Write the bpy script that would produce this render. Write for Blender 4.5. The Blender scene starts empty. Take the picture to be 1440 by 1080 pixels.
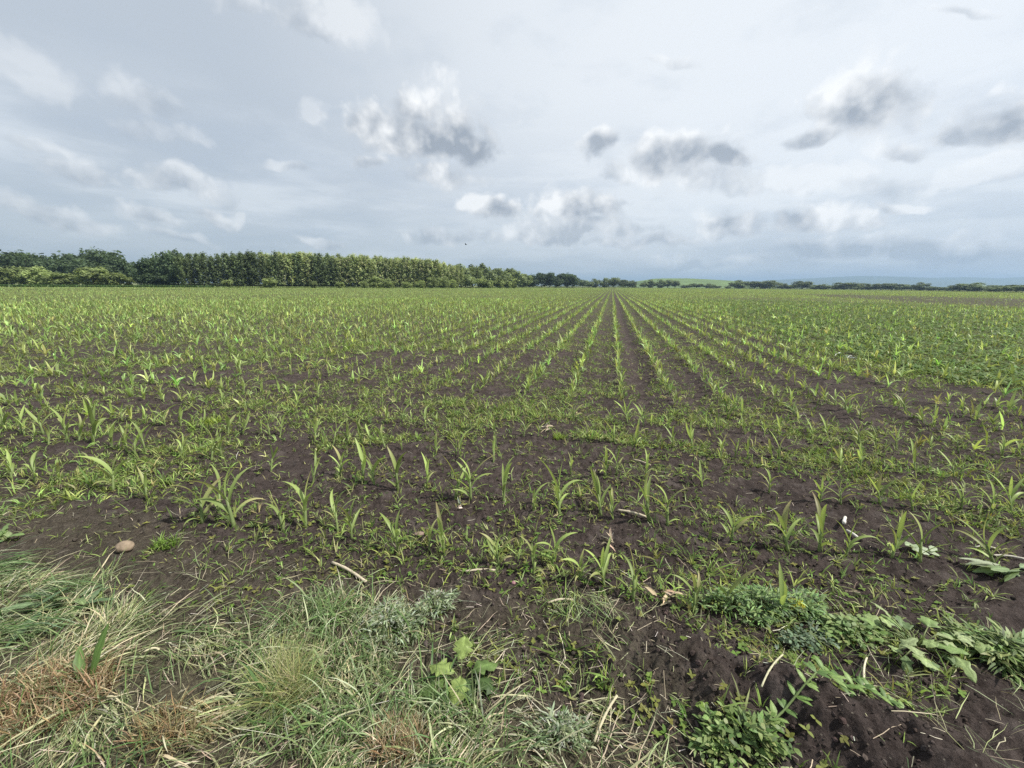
import bpy, math, random
import numpy as np
from mathutils import Matrix, Vector

random.seed(7)
rng = np.random.default_rng(7)
scene = bpy.context.scene
COL = scene.collection
R = math.radians

# ------------------------------------------------------------------ camera geometry
F, PITCH, ROLL, CAMH = 560.0, R(13.9), R(0.44), 1.6
_f = np.array([0, math.cos(PITCH), -math.sin(PITCH)])
_r0 = np.array([1.0, 0, 0])
_u0 = np.array([0, math.sin(PITCH), math.cos(PITCH)])
_r = _r0 * math.cos(ROLL) + _u0 * math.sin(ROLL)
_u = _u0 * math.cos(ROLL) - _r0 * math.sin(ROLL)


def ray(px, py):
    return _f * F + _r * (px - 720) + _u * (540 - py)


def gp(px, py):
    d = ray(px, py)
    p = d * (CAMH / -d[2])
    return float(p[0]), float(p[1])


def at_depth(px, py, Y):
    """point seen at a pixel of the photograph at forward distance Y"""
    d = ray(px, py)
    p = d * (Y / d[1])
    return float(p[0]), float(Y), float(p[2] + CAMH)


cam = bpy.data.cameras.new('camera')
cam.sensor_width = 36.0
cam.lens = F / 1440 * 36
cam.clip_start = 0.02
cam.clip_end = 40000
camo = bpy.data.objects.new('camera', cam)
COL.objects.link(camo)
M = Matrix.Identity(4)
for i in range(3):
    M[i][0], M[i][1], M[i][2] = _r[i], _u[i], -_f[i]
M[2][3] = CAMH
camo.matrix_world = M
scene.camera = camo

# ------------------------------------------------------------------ noise
_perm = rng.permutation(512).astype(np.int64)
_perm = np.concatenate([_perm, _perm, _perm])
_ang = rng.uniform(0, 2 * np.pi, 512)
_gx, _gy = np.cos(_ang), np.sin(_ang)


def pnoise(x, y):
    xi = np.floor(x).astype(np.int64); yi = np.floor(y).astype(np.int64)
    xf = x - xi; yf = y - yi
    xi &= 511; yi &= 511
    u = xf * xf * xf * (xf * (xf * 6 - 15) + 10)
    v = yf * yf * yf * (yf * (yf * 6 - 15) + 10)

    def g(a, b, dx, dy):
        h = _perm[(_perm[a & 511] + b) & 511]
        return _gx[h] * dx + _gy[h] * dy
    n00 = g(xi, yi, xf, yf); n10 = g(xi + 1, yi, xf - 1, yf)
    n01 = g(xi, yi + 1, xf, yf - 1); n11 = g(xi + 1, yi + 1, xf - 1, yf - 1)
    a = n00 + u * (n10 - n00); b = n01 + u * (n11 - n01)
    return (a + v * (b - a)) * 1.5


def fbm(x, y, octv=4, gain=0.5):
    s = 0; a = 1.0; f = 1.0; t = 0
    for i in range(octv):
        s = s + a * pnoise(x * f + 17.3 * i, y * f - 9.1 * i); t += a
        a *= gain; f *= 2.03
    return s / t


def sstep(a, b, x):
    t = np.clip((x - a) / (b - a), 0, 1)
    return t * t * (3 - 2 * t)


def in_poly(x, y, poly):
    ins = np.zeros(np.shape(x), bool)
    n = len(poly)
    for i in range(n):
        x1, y1 = poly[i]; x2, y2 = poly[(i + 1) % n]
        c = ((y1 > y) != (y2 > y)) & (x < (x2 - x1) * (y - y1) / (y2 - y1 + 1e-12) + x1)
        ins ^= c
    return ins


def poly_dist(x, y, poly):
    """signed distance, positive inside"""
    d = np.full(np.shape(x), 1e9)
    n = len(poly)
    for i in range(n):
        ax, ay = poly[i]; bx, by = poly[(i + 1) % n]
        ex, ey = bx - ax, by - ay
        t = np.clip(((x - ax) * ex + (y - ay) * ey) / (ex * ex + ey * ey), 0, 1)
        d = np.minimum(d, np.hypot(x - ax - t * ex, y - ay - t * ey))
    return np.where(in_poly(x, y, poly), d, -d)


# ------------------------------------------------------------------ layout of the field
A = math.atan(140 * math.cos(PITCH) / F)          # heading of the corn rows
ER = (math.sin(A), math.cos(A))                    # along a row
EP = (math.cos(A), -math.sin(A))                   # across the rows


def uv(x, y):
    return x * EP[0] + y * EP[1], x * ER[0] + y * ER[1]


def xy(u, v):
    return u * EP[0] + v * ER[0], u * EP[1] + v * ER[1]


# where the crop ends, as forward depth per direction
_epx = [-600, 0, 330, 600, 650, 740, 880, 1030, 1440, 2000]
_edp = [70, 118, 150, 195, 215, 290, 400, 400, 185, 90]
_eslope = [(lambda d: d[0] / d[1])(ray(p, 402)) for p in _epx]


def edge_depth(x, y):
    return np.interp(x / np.maximum(y, 0.1), _eslope, _edp)


HAY_POLY = [gp(*p) for p in [(-400, 770), (0, 792), (130, 800), (200, 855), (320, 880), (430, 838), (560, 842), (600, 900),
                             (660, 960), (760, 1000), (830, 1030), (880, 1080)]] + [(0.9, 0.3), (-4, 0.2)]
THIN_POLY = [gp(*p) for p in [(-400, 690), (0, 690), (180, 720), (300, 770), (480, 800), (640, 835), (900, 850),
                              (930, 930), (1000, 1010), (1040, 1080)]] + [(1.0, 0.3), (-5, 0.2)]
MOUND_A, MOUND_B = gp(860, 905), gp(1320, 1120)
DARK_POLY = [gp(*p) for p in [(985, 418), (1150, 421), (1440, 441), (1700, 470), (1700, 560), (1440, 535), (1300, 520), (1180, 490), (1060, 452), (1000, 430)]]
STRIP_POLY = [gp(*p) for p in [(1120, 413.5), (1440, 420.5), (1700, 426), (1700, 442), (1440, 433), (1290, 426), (1160, 417)]]
BARE = [(gp(590, 508), 1.3, .8), (gp(220, 492), 2.6, 0.7), (gp(1180, 545), 1.0, 0.7), (gp(700, 660), .8, .25), (gp(1100, 690), .9, .22),
        (gp(560, 640), .5, .25), (gp(1330, 560), 1.0, .4), (gp(380, 640), .5, .25)]


def bare_mask(x, y):
    m = np.zeros(np.shape(x))
    for (c, a, b) in BARE:
        m = np.maximum(m, np.exp(-(((x - c[0]) / a) ** 2 + ((y - c[1]) / b) ** 2)))
    return m


def hay_mask(x, y):
    return sstep(-0.12, 0.10, poly_dist(x, y, HAY_POLY) + 0.12 * fbm(x * 5, y * 5, 3))


def thin_mask(x, y):
    return sstep(-0.15, 0.15, poly_dist(x, y, THIN_POLY) + 0.2 * fbm(x * 4 + 9, y * 4, 3))


def dark_mask(x, y):
    s = np.hypot(x, y)
    return sstep(-0.12, 0.06, poly_dist(x, y, DARK_POLY) / s + 0.12 * fbm(x / 2, y / 2 + 40, 3))


def strip_mask(x, y):
    s = np.hypot(x, y)
    return sstep(-0.03, 0.02, poly_dist(x, y, STRIP_POLY) / s + 0.02 * fbm(x / 3, y / 3 + 10, 3))


def H(x, y):
    x = np.asarray(x, float); y = np.asarray(y, float)
    r = np.hypot(x, y)
    near = 1 - sstep(9, 16, r)
    n1 = fbm(x * 1.3, y * 1.3, 2)
    n2 = fbm(x * 6.0 + 3, y * 6.0, 3)
    n3 = 1 - np.abs(fbm(x * 17.0 + 3, y * 17.0 + 8, 3)) * 2.2
    hay = hay_mask(x, y)
    h = 0.03 * n1 + 0.022 * n2 + 0.017 * n3 * (1 - 0.6 * hay) * near
    # heap of loose soil by the lower right
    ax, ay = MOUND_A; bx, by = MOUND_B
    ex, ey = bx - ax, by - ay; L2 = ex * ex + ey * ey
    t = ((x - ax) * ex + (y - ay) * ey) / L2
    tc = np.clip(t, 0, 1)
    d = np.hypot(x - ax - tc * ex, y - ay - tc * ey)
    h = h + (0.10 + 0.09 * tc) * np.exp(-(d / 0.20) ** 2) * (1 + 0.4 * n2)
    c = gp(690, 870)
    h = h + 0.045 * np.exp(-(((x - c[0]) / .16) ** 2 + ((y - c[1]) / .13) ** 2))
    # shallow drill lines and wheel tracks between the rows
    u, v = uv(x, y)
    ph = (u - 0.23) / 0.71
    rowy = sstep(4.4, 5.4, v) * (1 - sstep(30, 60, v))
    h = h + rowy * 0.018 * np.cos(2 * np.pi * ph)
    for tr in (0.58,):
        h = h - rowy * 0.035 * np.exp(-((u - tr) / 0.13) ** 2)
    fr = (v - 1.88) / 0.695
    h = h + (1 - sstep(4.2, 5, v)) * sstep(1.4, 1.8, v) * 0.012 * np.cos(2 * np.pi * fr)
    return h * np.clip(1 - sstep(60, 200, r), 0.0, 1)


# ------------------------------------------------------------------ mesh accumulators
class Acc:
    def __init__(s):
        s.V = []; s.Q = []; s.T = []; s.C = []; s.n = 0

    def add(s, V, Q=None, C=None, T=None):
        V = np.asarray(V, np.float32).reshape(-1, 3)
        C = np.asarray(C, np.float32)
        if C.ndim == 1:
            C = np.broadcast_to(C, (len(V), 3))
        s.V.append(V); s.C.append(C.reshape(-1, 3))
        if Q is not None and len(Q):
            s.Q.append(np.asarray(Q, np.int64).reshape(-1, 4) + s.n)
        if T is not None and len(T):
            s.T.append(np.asarray(T, np.int64).reshape(-1, 3) + s.n)
        s.n += len(V)

    def mesh(s, name, mat, smooth=True):
        me = bpy.data.meshes.new(name)
        V = np.concatenate(s.V); C = np.concatenate(s.C)
        Q = np.concatenate(s.Q) if s.Q else np.zeros((0, 4), np.int64)
        T = np.concatenate(s.T) if s.T else np.zeros((0, 3), np.int64)
        me.vertices.add(len(V)); me.vertices.foreach_set('co', V.ravel())
        li = np.concatenate([Q.ravel(), T.ravel()]).astype(np.int32)
        me.loops.add(len(li)); me.loops.foreach_set('vertex_index', li)
        tot = np.concatenate([np.full(len(Q), 4), np.full(len(T), 3)]).astype(np.int32)
        st = np.concatenate([[0], np.cumsum(tot)[:-1]]).astype(np.int32)
        me.polygons.add(len(tot)); me.polygons.foreach_set('loop_start', st)
        try:
            me.polygons.foreach_set('loop_total', tot)
        except Exception:
            pass
        me.polygons.foreach_set('use_smooth', np.full(len(tot), smooth))
        a = me.attributes.new('col', 'FLOAT_COLOR', 'POINT')
        a.data.foreach_set('color', np.concatenate([C, np.ones((len(C), 1), np.float32)], 1).astype(np.float32).ravel())
        me.update(calc_edges=True)
        me.materials.append(mat)
        return me

    def obj(s, name, mat, parent=None, smooth=True):
        o = bpy.data.objects.new(name, s.mesh(name, mat, smooth))
        COL.objects.link(o)
        if parent is not None:
            o.parent = parent
        return o


def tag(o, label=None, cat=None, group=None, kind=None):
    if label: o['label'] = label
    if cat: o['category'] = cat
    if group: o['group'] = group
    if kind: o['kind'] = kind
    return o


def empty(name, loc, label=None, cat=None, group=None):
    o = bpy.data.objects.new(name, None)
    o.empty_display_size = 0.1
    COL.objects.link(o); o.location = loc
    return tag(o, label, cat, group)


def ribbons(acc, base, az, length, width, e0, bend, nseg=3, col=(.1, .2, .05), coltip=None, fold=0.0, roll=None,
            prof='blade', power=1.3, floor=None, wig=0.0, az_bend=None):
    """n curved leaf blades; fold > 0 gives them a keel"""
    base = np.asarray(base, float).reshape(-1, 3); n = len(base)
    if n == 0:
        return
    b = lambda a: np.broadcast_to(np.asarray(a, float), (n,))
    az, length, width, e0, bend = map(b, (az, length, width, e0, bend))
    roll = b(0.0 if roll is None else roll)
    t = np.linspace(0, 1, nseg + 1); tm = (t[1:] + t[:-1]) / 2
    e = e0[:, None] - bend[:, None] * tm[None] ** power
    azs = az[:, None] + (0 if az_bend is None else b(az_bend)[:, None] * tm[None])
    if wig:
        azs = azs + rng.normal(0, wig, (n, nseg)); e = e + rng.normal(0, wig * .6, (n, nseg))
    ds = (length / nseg)[:, None]
    st = np.stack([np.cos(e) * np.cos(azs) * ds, np.cos(e) * np.sin(azs) * ds, np.sin(e) * ds], -1)
    P = np.concatenate([np.zeros((n, 1, 3)), np.cumsum(st, 1)], 1) + base[:, None]
    if floor is not None:
        P[..., 2] = np.maximum(P[..., 2], b(floor)[:, None])
    am = az if az_bend is None else az + b(az_bend) * .5
    side = np.stack([-np.sin(am), np.cos(am), np.zeros(n)], -1)
    nor = np.stack([-np.cos(am) * np.sin(e0 - bend * .4), -np.sin(am) * np.sin(e0 - bend * .4), np.cos(e0 - bend * .4)], -1)
    s2 = side * np.cos(roll)[:, None] + nor * np.sin(roll)[:, None]
    n2 = nor * np.cos(roll)[:, None] - side * np.sin(roll)[:, None]
    if prof == 'blade':
        w = np.interp(t, [0, .3, .6, .85, 1], [.6, 1, .85, .42, .02])
    elif prof == 'leaf':
        w = np.interp(t, [0, .12, .35, .6, .85, 1], [.12, .5, 1, .9, .45, .03])
    elif prof == 'stick':
        w = np.ones(nseg + 1)
    else:
        w = np.interp(t, [0, 1], [1, .05])
    hw = (width / 2)[:, None] * w[None]
    col = np.asarray(col, float)
    col = np.broadcast_to(col, (n, 3)) if col.ndim == 1 else col
    if coltip is None:
        cc = np.repeat(col[:, None], nseg + 1, 1)
    else:
        ct = np.asarray(coltip, float); ct = np.broadcast_to(ct, (n, 3))
        cc = col[:, None] * (1 - t[None, :, None]) + ct[:, None] * t[None, :, None]
    off = s2[:, None] * hw[..., None]
    if fold > 0:
        up = n2[:, None] * (hw * fold)[..., None]
        V = np.stack([P - off + up, P, P + off + up], 2); k = 3
        C = np.stack([cc, cc * 1.18, cc], 2)
    else:
        V = np.stack([P - off, P + off], 2); k = 2
        C = np.stack([cc, cc], 2)
    m = (nseg + 1) * k
    idx = np.arange(n)[:, None, None] * m + np.arange(nseg)[None, :, None] * k + np.arange(k - 1)[None, None, :]
    Q = np.stack([idx, idx + 1, idx + k + 1, idx + k], -1)
    acc.add(V, Q, C)


def tube(acc, pts, rad, col, sides=6, cap=True):
    pts = np.asarray(pts, float); n = len(pts)
    rad = np.broadcast_to(np.asarray(rad, float), (n,))
    tan = np.gradient(pts, axis=0); tan /= np.linalg.norm(tan, axis=1)[:, None] + 1e-9
    ref = np.array([0, 0, 1.0]) if abs(tan[0][2]) < .8 else np.array([1.0, 0, 0])
    s = np.cross(tan, ref); s /= np.linalg.norm(s, axis=1)[:, None] + 1e-9
    q = np.cross(s, tan)
    th = np.linspace(0, 2 * np.pi, sides, endpoint=False)
    V = pts[:, None] + rad[:, None, None] * (s[:, None] * np.cos(th)[None, :, None] + q[:, None] * np.sin(th)[None, :, None])
    i = np.arange(n - 1)[:, None] * sides; j = np.arange(sides)[None]
    j2 = (j + 1) % sides
    Q = np.stack([i + j, i + j2, i + sides + j2, i + sides + j], -1)
    V = V.reshape(-1, 3)
    T = []
    if cap:
        V = np.concatenate([V, pts[:1], pts[-1:]])
        a, b = n * sides, n * sides + 1
        for k in range(sides):
            T.append((a, (k + 1) % sides, k)); T.append((b, (n - 1) * sides + k, (n - 1) * sides + (k + 1) % sides))
    acc.add(V, Q, np.asarray(col, float), T)


def vary(col, n, s=.18, hue=.08):
    c = np.asarray(col, float)[None] * np.exp(rng.normal(0, s, (n, 1))) * np.exp(rng.normal(0, hue, (n, 3)))
    return np.clip(c, 0, .85)


def pick(cols, n, p=None, s=.18, hue=.06):
    k = rng.choice(len(cols), n, p=p)
    return np.clip(np.asarray(cols, float)[k] * np.exp(rng.normal(0, s, (n, 1))) * np.exp(rng.normal(0, hue, (n, 3))), 0, .85)


# ------------------------------------------------------------------ materials
def new_mat(name):
    m = bpy.data.materials.new(name); m.use_nodes = True
    nt = m.node_tree; nt.nodes.clear()
    out = nt.nodes.new('ShaderNodeOutputMaterial')
    return m, nt, out


def foliage_mat(name, trans=.35, rough=.45, spec=.35, rnd=.25, fine=0.0):
    m, nt, out = new_mat(name); N = nt.nodes; L = nt.links
    at = N.new('ShaderNodeAttribute'); at.attribute_name = 'col'
    oi = N.new('ShaderNodeObjectInfo')
    mr = N.new('ShaderNodeMapRange'); mr.inputs[3].default_value = 1 - rnd; mr.inputs[4].default_value = 1 + rnd
    L.new(oi.outputs['Random'], mr.inputs[0])
    mx = N.new('ShaderNodeVectorMath'); mx.operation = 'SCALE'
    L.new(at.outputs['Color'], mx.inputs[0]); L.new(mr.outputs[0], mx.inputs['Scale'])
    colout = mx.outputs[0]
    if fine:
        no = N.new('ShaderNodeTexNoise'); no.inputs['Scale'].default_value = fine; no.inputs['Detail'].default_value = 3
        m2 = N.new('ShaderNodeMapRange'); m2.inputs[1].default_value = .3; m2.inputs[2].default_value = .7
        m2.inputs[3].default_value = .65; m2.inputs[4].default_value = 1.3
        L.new(no.outputs['Fac'], m2.inputs[0])
        mz = N.new('ShaderNodeVectorMath'); mz.operation = 'SCALE'
        L.new(colout, mz.inputs[0]); L.new(m2.outputs[0], mz.inputs['Scale'])
        colout = mz.outputs[0]
    pb = N.new('ShaderNodeBsdfPrincipled'); pb.inputs['Roughness'].default_value = rough
    pb.inputs['Specular IOR Level'].default_value = spec
    L.new(colout, pb.inputs['Base Color'])
    if trans > 0:
        tr = N.new('ShaderNodeBsdfTranslucent')
        tc = N.new('ShaderNodeVectorMath'); tc.operation = 'MULTIPLY'; tc.inputs[1].default_value = (1.15, 1.12, .75)
        L.new(colout, tc.inputs[0]); L.new(tc.outputs[0], tr.inputs['Color'])
        ms = N.new('ShaderNodeMixShader'); ms.inputs[0].default_value = trans
        L.new(pb.outputs[0], ms.inputs[1]); L.new(tr.outputs[0], ms.inputs[2]); L.new(ms.outputs[0], out.inputs['Surface'])
    else:
        L.new(pb.outputs[0], out.inputs['Surface'])
    return m


def plain_mat(name, rough=.8, noise=40.0, amt=.35, bump=.3, spec=.25):
    m, nt, out = new_mat(name); N = nt.nodes; L = nt.links
    at = N.new('ShaderNodeAttribute'); at.attribute_name = 'col'
    tc = N.new('ShaderNodeTexCoord')
    no = N.new('ShaderNodeTexNoise'); no.inputs['Scale'].default_value = noise; no.inputs['Detail'].default_value = 5
    L.new(tc.outputs['Object'], no.inputs['Vector'])
    mr = N.new('ShaderNodeMapRange'); mr.inputs[1].default_value = .25; mr.inputs[2].default_value = .75
    mr.inputs[3].default_value = 1 - amt; mr.inputs[4].default_value = 1 + amt
    L.new(no.outputs['Fac'], mr.inputs[0])
    mx = N.new('ShaderNodeVectorMath'); mx.operation = 'SCALE'
    L.new(at.outputs['Color'], mx.inputs[0]); L.new(mr.outputs[0], mx.inputs['Scale'])
    pb = N.new('ShaderNodeBsdfPrincipled'); pb.inputs['Roughness'].default_value = rough
    pb.inputs['Specular IOR Level'].default_value = spec
    L.new(mx.outputs[0], pb.inputs['Base Color'])
    bp = N.new('ShaderNodeBump'); bp.inputs['Strength'].default_value = bump; bp.inputs['Distance'].default_value = .01
    L.new(no.outputs['Fac'], bp.inputs['Height']); L.new(bp.outputs[0], pb.inputs['Normal'])
    L.new(pb.outputs[0], out.inputs['Surface'])
    return m


MAT_CORN = foliage_mat('corn_leaf', .38, .45, .3, .18, 0)
MAT_GRASS = foliage_mat('grass_blades', .25, .5, .3, 0)
MAT_WEED = foliage_mat('weed_leaves', .35, .55, .15, 0)
MAT_LEAF = foliage_mat('broad_leaf', .25, .5, .3, 0, 90.0)
MAT_TREE = foliage_mat('tree_leaves', .45, .6, .2, .22)
MAT_BARK = plain_mat('bark', .9, 6, .3, .4)
MAT_STRAW = plain_mat('dry_straw', .7, 120, .25, .2)
MAT_STONE = plain_mat('field_stone', .8, 35, .3, .5)
MAT_CLOD = plain_mat('clod_soil', .95, 160, .4, .6, .1)
MAT_PLAIN = plain_mat('thin_sheet', .45, 30, .08, .1)


def soil_mat():
    m, nt, out = new_mat('field_soil'); N = nt.nodes; L = nt.links
    geo = N.new('ShaderNodeNewGeometry')
    at = N.new('ShaderNodeAttribute'); at.attribute_name = 'col'
    sp = N.new('ShaderNodeSeparateColor'); L.new(at.outputs['Color'], sp.inputs[0])

    def noise(scale, detail=4, rough=.6):
        n = N.new('ShaderNodeTexNoise'); n.inputs['Scale'].default_value = scale
        n.inputs['Detail'].default_value = detail; n.inputs['Roughness'].default_value = rough
        L.new(geo.outputs['Position'], n.inputs['Vector']); return n

    def ramp(src, a, b):
        r = N.new('ShaderNodeMapRange'); r.inputs[1].default_value = a; r.inputs[2].default_value = b
        r.interpolation_type = 'SMOOTHSTEP'
        L.new(src, r.inputs[0]); return r.outputs[0]

    def mix(f, a, b):
        x = N.new('ShaderNodeMix'); x.data_type = 'RGBA'
        if isinstance(f, float): x.inputs[0].default_value = f
        else: L.new(f, x.inputs[0])
        for k, s in ((6, a), (7, b)):
            if isinstance(s, tuple): x.inputs[k].default_value = (*s, 1)
            else: L.new(s, x.inputs[k])
        return x.outputs[2]

    def mul(a, b):
        x = N.new('ShaderNodeMath'); x.operation = 'MULTIPLY'
        L.new(a, x.inputs[0])
        if isinstance(b, float): x.inputs[1].default_value = b
        else: L.new(b, x.inputs[1])
        return x.outputs[0]
    n_big, n_mid, n_fine, n_grit = noise(1.6), noise(14, 5), noise(70, 5, .7), noise(330, 3, .7)
    c = mix(ramp(n_mid.outputs['Fac'], .3, .7), (.030, .0225, .0200), (.074, .058, .052))
    c = mix(mul(ramp(n_fine.outputs['Fac'], .45, .75), .6), c, (.105, .084, .074))
    c = mix(mul(ramp(n_big.outputs['Fac'], .45, .7), .45), c, (.026, .02, .018))
    n_cr = noise(5.5, 6, .65)
    c = mix(mul(ramp(n_cr.outputs['Fac'], .52, .66), .55), c, (.115, .096, .087))
    # pale crumbs and bits of straw lying on the soil
    vo = N.new('ShaderNodeTexVoronoi'); vo.inputs['Scale'].default_value = 75; vo.feature = 'F1'
    L.new(geo.outputs['Position'], vo.inputs['Vector'])
    vs = N.new('ShaderNodeSeparateColor'); L.new(vo.outputs['Color'], vs.inputs[0])
    sp1 = mul(ramp(vo.outputs['Distance'], .3, .18), ramp(vs.outputs[0], .90, .96))
    c = mix(mul(sp1, .75), c, (.28, .25, .20))
    # litter under the cut grass (g), weedy film (r), grass margin (b)
    lit = mix(ramp(n_fine.outputs['Fac'], .35, .65), (.055, .045, .032), (.15, .14, .085))
    c = mix(mul(sp.outputs[1], .75), c, lit)
    film = mix(ramp(n_mid.outputs['Fac'], .35, .65), (.050, .058, .022), (.125, .145, .055))
    c = mix(sp.outputs[0], c, film)
    mar = mix(ramp(n_big.outputs['Fac'], .35, .65), (.11, .14, .05), (.19, .2, .09))
    c = mix(sp.outputs[2], c, mar)
    pb = N.new('ShaderNodeBsdfPrincipled'); pb.inputs['Roughness'].default_value = .95
    pb.inputs['Specular IOR Level'].default_value = .12
    L.new(c, pb.inputs['Base Color'])
    b1 = N.new('ShaderNodeBump'); b1.inputs['Strength'].default_value = 1.0; b1.inputs['Distance'].default_value = .02
    L.new(n_fine.outputs['Fac'], b1.inputs['Height'])
    b2 = N.new('ShaderNodeBump'); b2.inputs['Strength'].default_value = .6; b2.inputs['Distance'].default_value = .004
    L.new(n_grit.outputs['Fac'], b2.inputs['Height']); L.new(b1.outputs[0], b2.inputs['Normal'])
    L.new(b2.outputs[0], pb.inputs['Normal'])
    L.new(pb.outputs[0], out.inputs['Surface'])
    return m


# ------------------------------------------------------------------ ground: one sheet to the horizon
def build_ground():
    rings = [0.25]
    while rings[-1] < 12: rings.append(rings[-1] * 1.0085)
    while rings[-1] < 9500: rings.append(rings[-1] * 1.035)
    rr = np.array(rings)
    th = np.concatenate([np.linspace(R(-75), R(75), 900), np.linspace(R(75), R(285), 50)[1:-1]])
    X = rr[:, None] * np.sin(th)[None]; Y = rr[:, None] * np.cos(th)[None]
    Z = H(X, Y)
    nr, na = X.shape
    V = np.stack([X, Y, Z], -1).reshape(-1, 3)
    i = np.arange(nr - 1)[:, None] * na; j = np.arange(na)[None]; j2 = (j + 1) % na
    Q = np.stack([i + j, i + na + j, i + na + j2, i + j2], -1).reshape(-1, 4)
    cen = len(V)
    V = np.concatenate([V, [[0, 0, float(H(0, 0.01))]]])
    T = [(cen, k, (k + 1) % na) for k in range(na)]
    x, y = V[:, 0], V[:, 1]
    r = np.hypot(x, y)
    u, v = uv(x, y)
    edge = edge_depth(x, y)
    outside = sstep(-1, 3, y - edge) * (y > 5)
    film = sstep(7, 32, r) * .8 * (1 - bare_mask(x, y)) * (1 - .6 * strip_mask(x, y))
    film = film * (1 - .5 * np.exp(-((u - .5) / 4.0) ** 4) * (1 - sstep(60, 130, r)))
    film = np.where((r > 30), film, film * np.clip(.5 + 1.2 * fbm(x * .6, y * .6, 3), 0, 1))
    film = film * (1 - .95 * np.exp(-((u - .58) / .24) ** 2) * (1 - sstep(50, 120, r)))
    film = np.maximum(film, .55 * dark_mask(x, y)) * (1 - outside)
    C = np.stack([film, np.maximum(hay_mask(x, y), .45 * thin_mask(x, y)), outside], -1)
    a = Acc(); a.add(V, Q, C, T)
    o = a.obj('ground', soil_mat())
    tag(o, kind='structure')


build_ground()

# ------------------------------------------------------------------ corn
G1, G2 = np.array([.29, .365, .125]), np.array([.16, .245, .075])


def corn_template(seed, stiff=1.0, nl=6):
    """unit-height young maize plant: short stalk, leaves in two ranks"""
    rg = np.random.default_rng(seed)
    st, lf = Acc(), Acc()
    hs = .46
    lean = rg.normal(0, .05, 2)
    pts = [(lean[0] * z, lean[1] * z, z - .03) for z in (0, .12, .24, hs)]
    tube(st, pts, [.032, .028, .024, .016], (.26, .33, .13), 7)
    a0 = rg.uniform(0, 6.28)
    for k in range(nl):
        f = k / (nl - 1)
        z = hs * (.15 + .85 * f)
        az = a0 + (k % 2) * math.pi + rg.normal(0, .35)
        if k == nl - 1:
            e0, bend, ln, w = 1.45, rg.uniform(.3, .95), .54, .075
        else:
            e0 = rg.uniform(1.05, 1.4) * (0.78 + .22 * f)
            bend = rg.uniform(.5, 1.7) * (1.35 - .6 * f) / stiff
            ln = (.40 + .40 * f) * rg.uniform(.85, 1.2)
            w = (.048 + .05 * f) * rg.uniform(.85, 1.2)
        c = (G1 * (1 - .6 * rg.random()) + G2 * .35) * rg.uniform(.75, 1.2)
        ct = c * np.array([1.15, 1.1, 1.0]) if rg.random() < .75 else np.array([[.34, .33, .14], [.42, .36, .18], [.30, .24, .12]][rg.integers(0, 3)])
        ribbons(lf, [(lean[0] * z, lean[1] * z, z - .03)], az, ln, w, e0, bend, 8, c, ct, fold=.38, roll=rg.normal(0, .35),
                power=1.5, az_bend=rg.normal(0, .5))
    return st, lf


NV = 20
CORN_PARTS, CORN_ONE = [], []
for k in range(NV):
    s_, l_ = corn_template(100 + k, 1.0 + .5 * (k % 3 == 0), 5 + k % 3)
    CORN_PARTS.append((s_.mesh('stalk', MAT_CORN), l_.mesh('leaves', MAT_CORN)))
    b_ = Acc()
    for q in (s_, l_):
        base = b_.n
        b_.V += q.V; b_.C += q.C
    # join with corrected indices
    b_ = Acc()
    for q in (s_, l_):
        V = np.concatenate(q.V); C = np.concatenate(q.C)
        b_.add(V, np.concatenate(q.Q) if q.Q else None, C, np.concatenate(q.T) if q.T else None)
    CORN_ONE.append(b_.mesh('corn_plant', MAT_CORN))


def corn_plant(x, y, h, label, group, parts=True, lean=.20):
    k = random.randrange(NV)
    z = float(H(x, y)) - .005
    rz = random.uniform(0, 6.28)
    le = max(0.0, random.gauss(lean, .15)); la = random.gauss(math.pi / 2 + .15, .5)
    axis = Vector((-math.sin(la), math.cos(la), 0))
    rot = (Matrix.Rotation(le, 4, axis) @ Matrix.Rotation(rz, 4, 'Z')).to_euler()
    if parts:
        o = empty('corn_plant', (x, y, z), label, 'corn plant', group)
        for nm, me in zip(('stalk', 'leaves'), CORN_PARTS[k]):
            c = bpy.data.objects.new(nm, me); COL.objects.link(c); c.parent = o
    else:
        o = bpy.data.objects.new('corn_plant', CORN_ONE[k]); COL.objects.link(o)
        tag(o, label, 'corn plant', group); o.location = (x, y, z)
    o.rotation_euler = rot
    w = h * random.uniform(.9, 1.1)
    o.scale = (w, w, h)
    return o


ORD = ['first', 'second', 'third', 'fourth', 'fifth', 'sixth', 'seventh', 'eighth', 'ninth', 'tenth', 'eleventh', 'twelfth', 'thirteenth',
       'fourteenth', 'fifteenth', 'sixteenth', 'seventeenth', 'eighteenth', 'nineteenth', 'twentieth']


def ordinal(i, n):
    """count from the nearer end of the row"""
    if i < (n + 1) // 2:
        s, e = i, 'left'
    else:
        s, e = n - 1 - i, 'right'
    names = ORD + ['twenty-first', 'twenty-second', 'twenty-third']
    return f'{names[s]} from the {e}' if s else f'the {e}most one'


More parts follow.
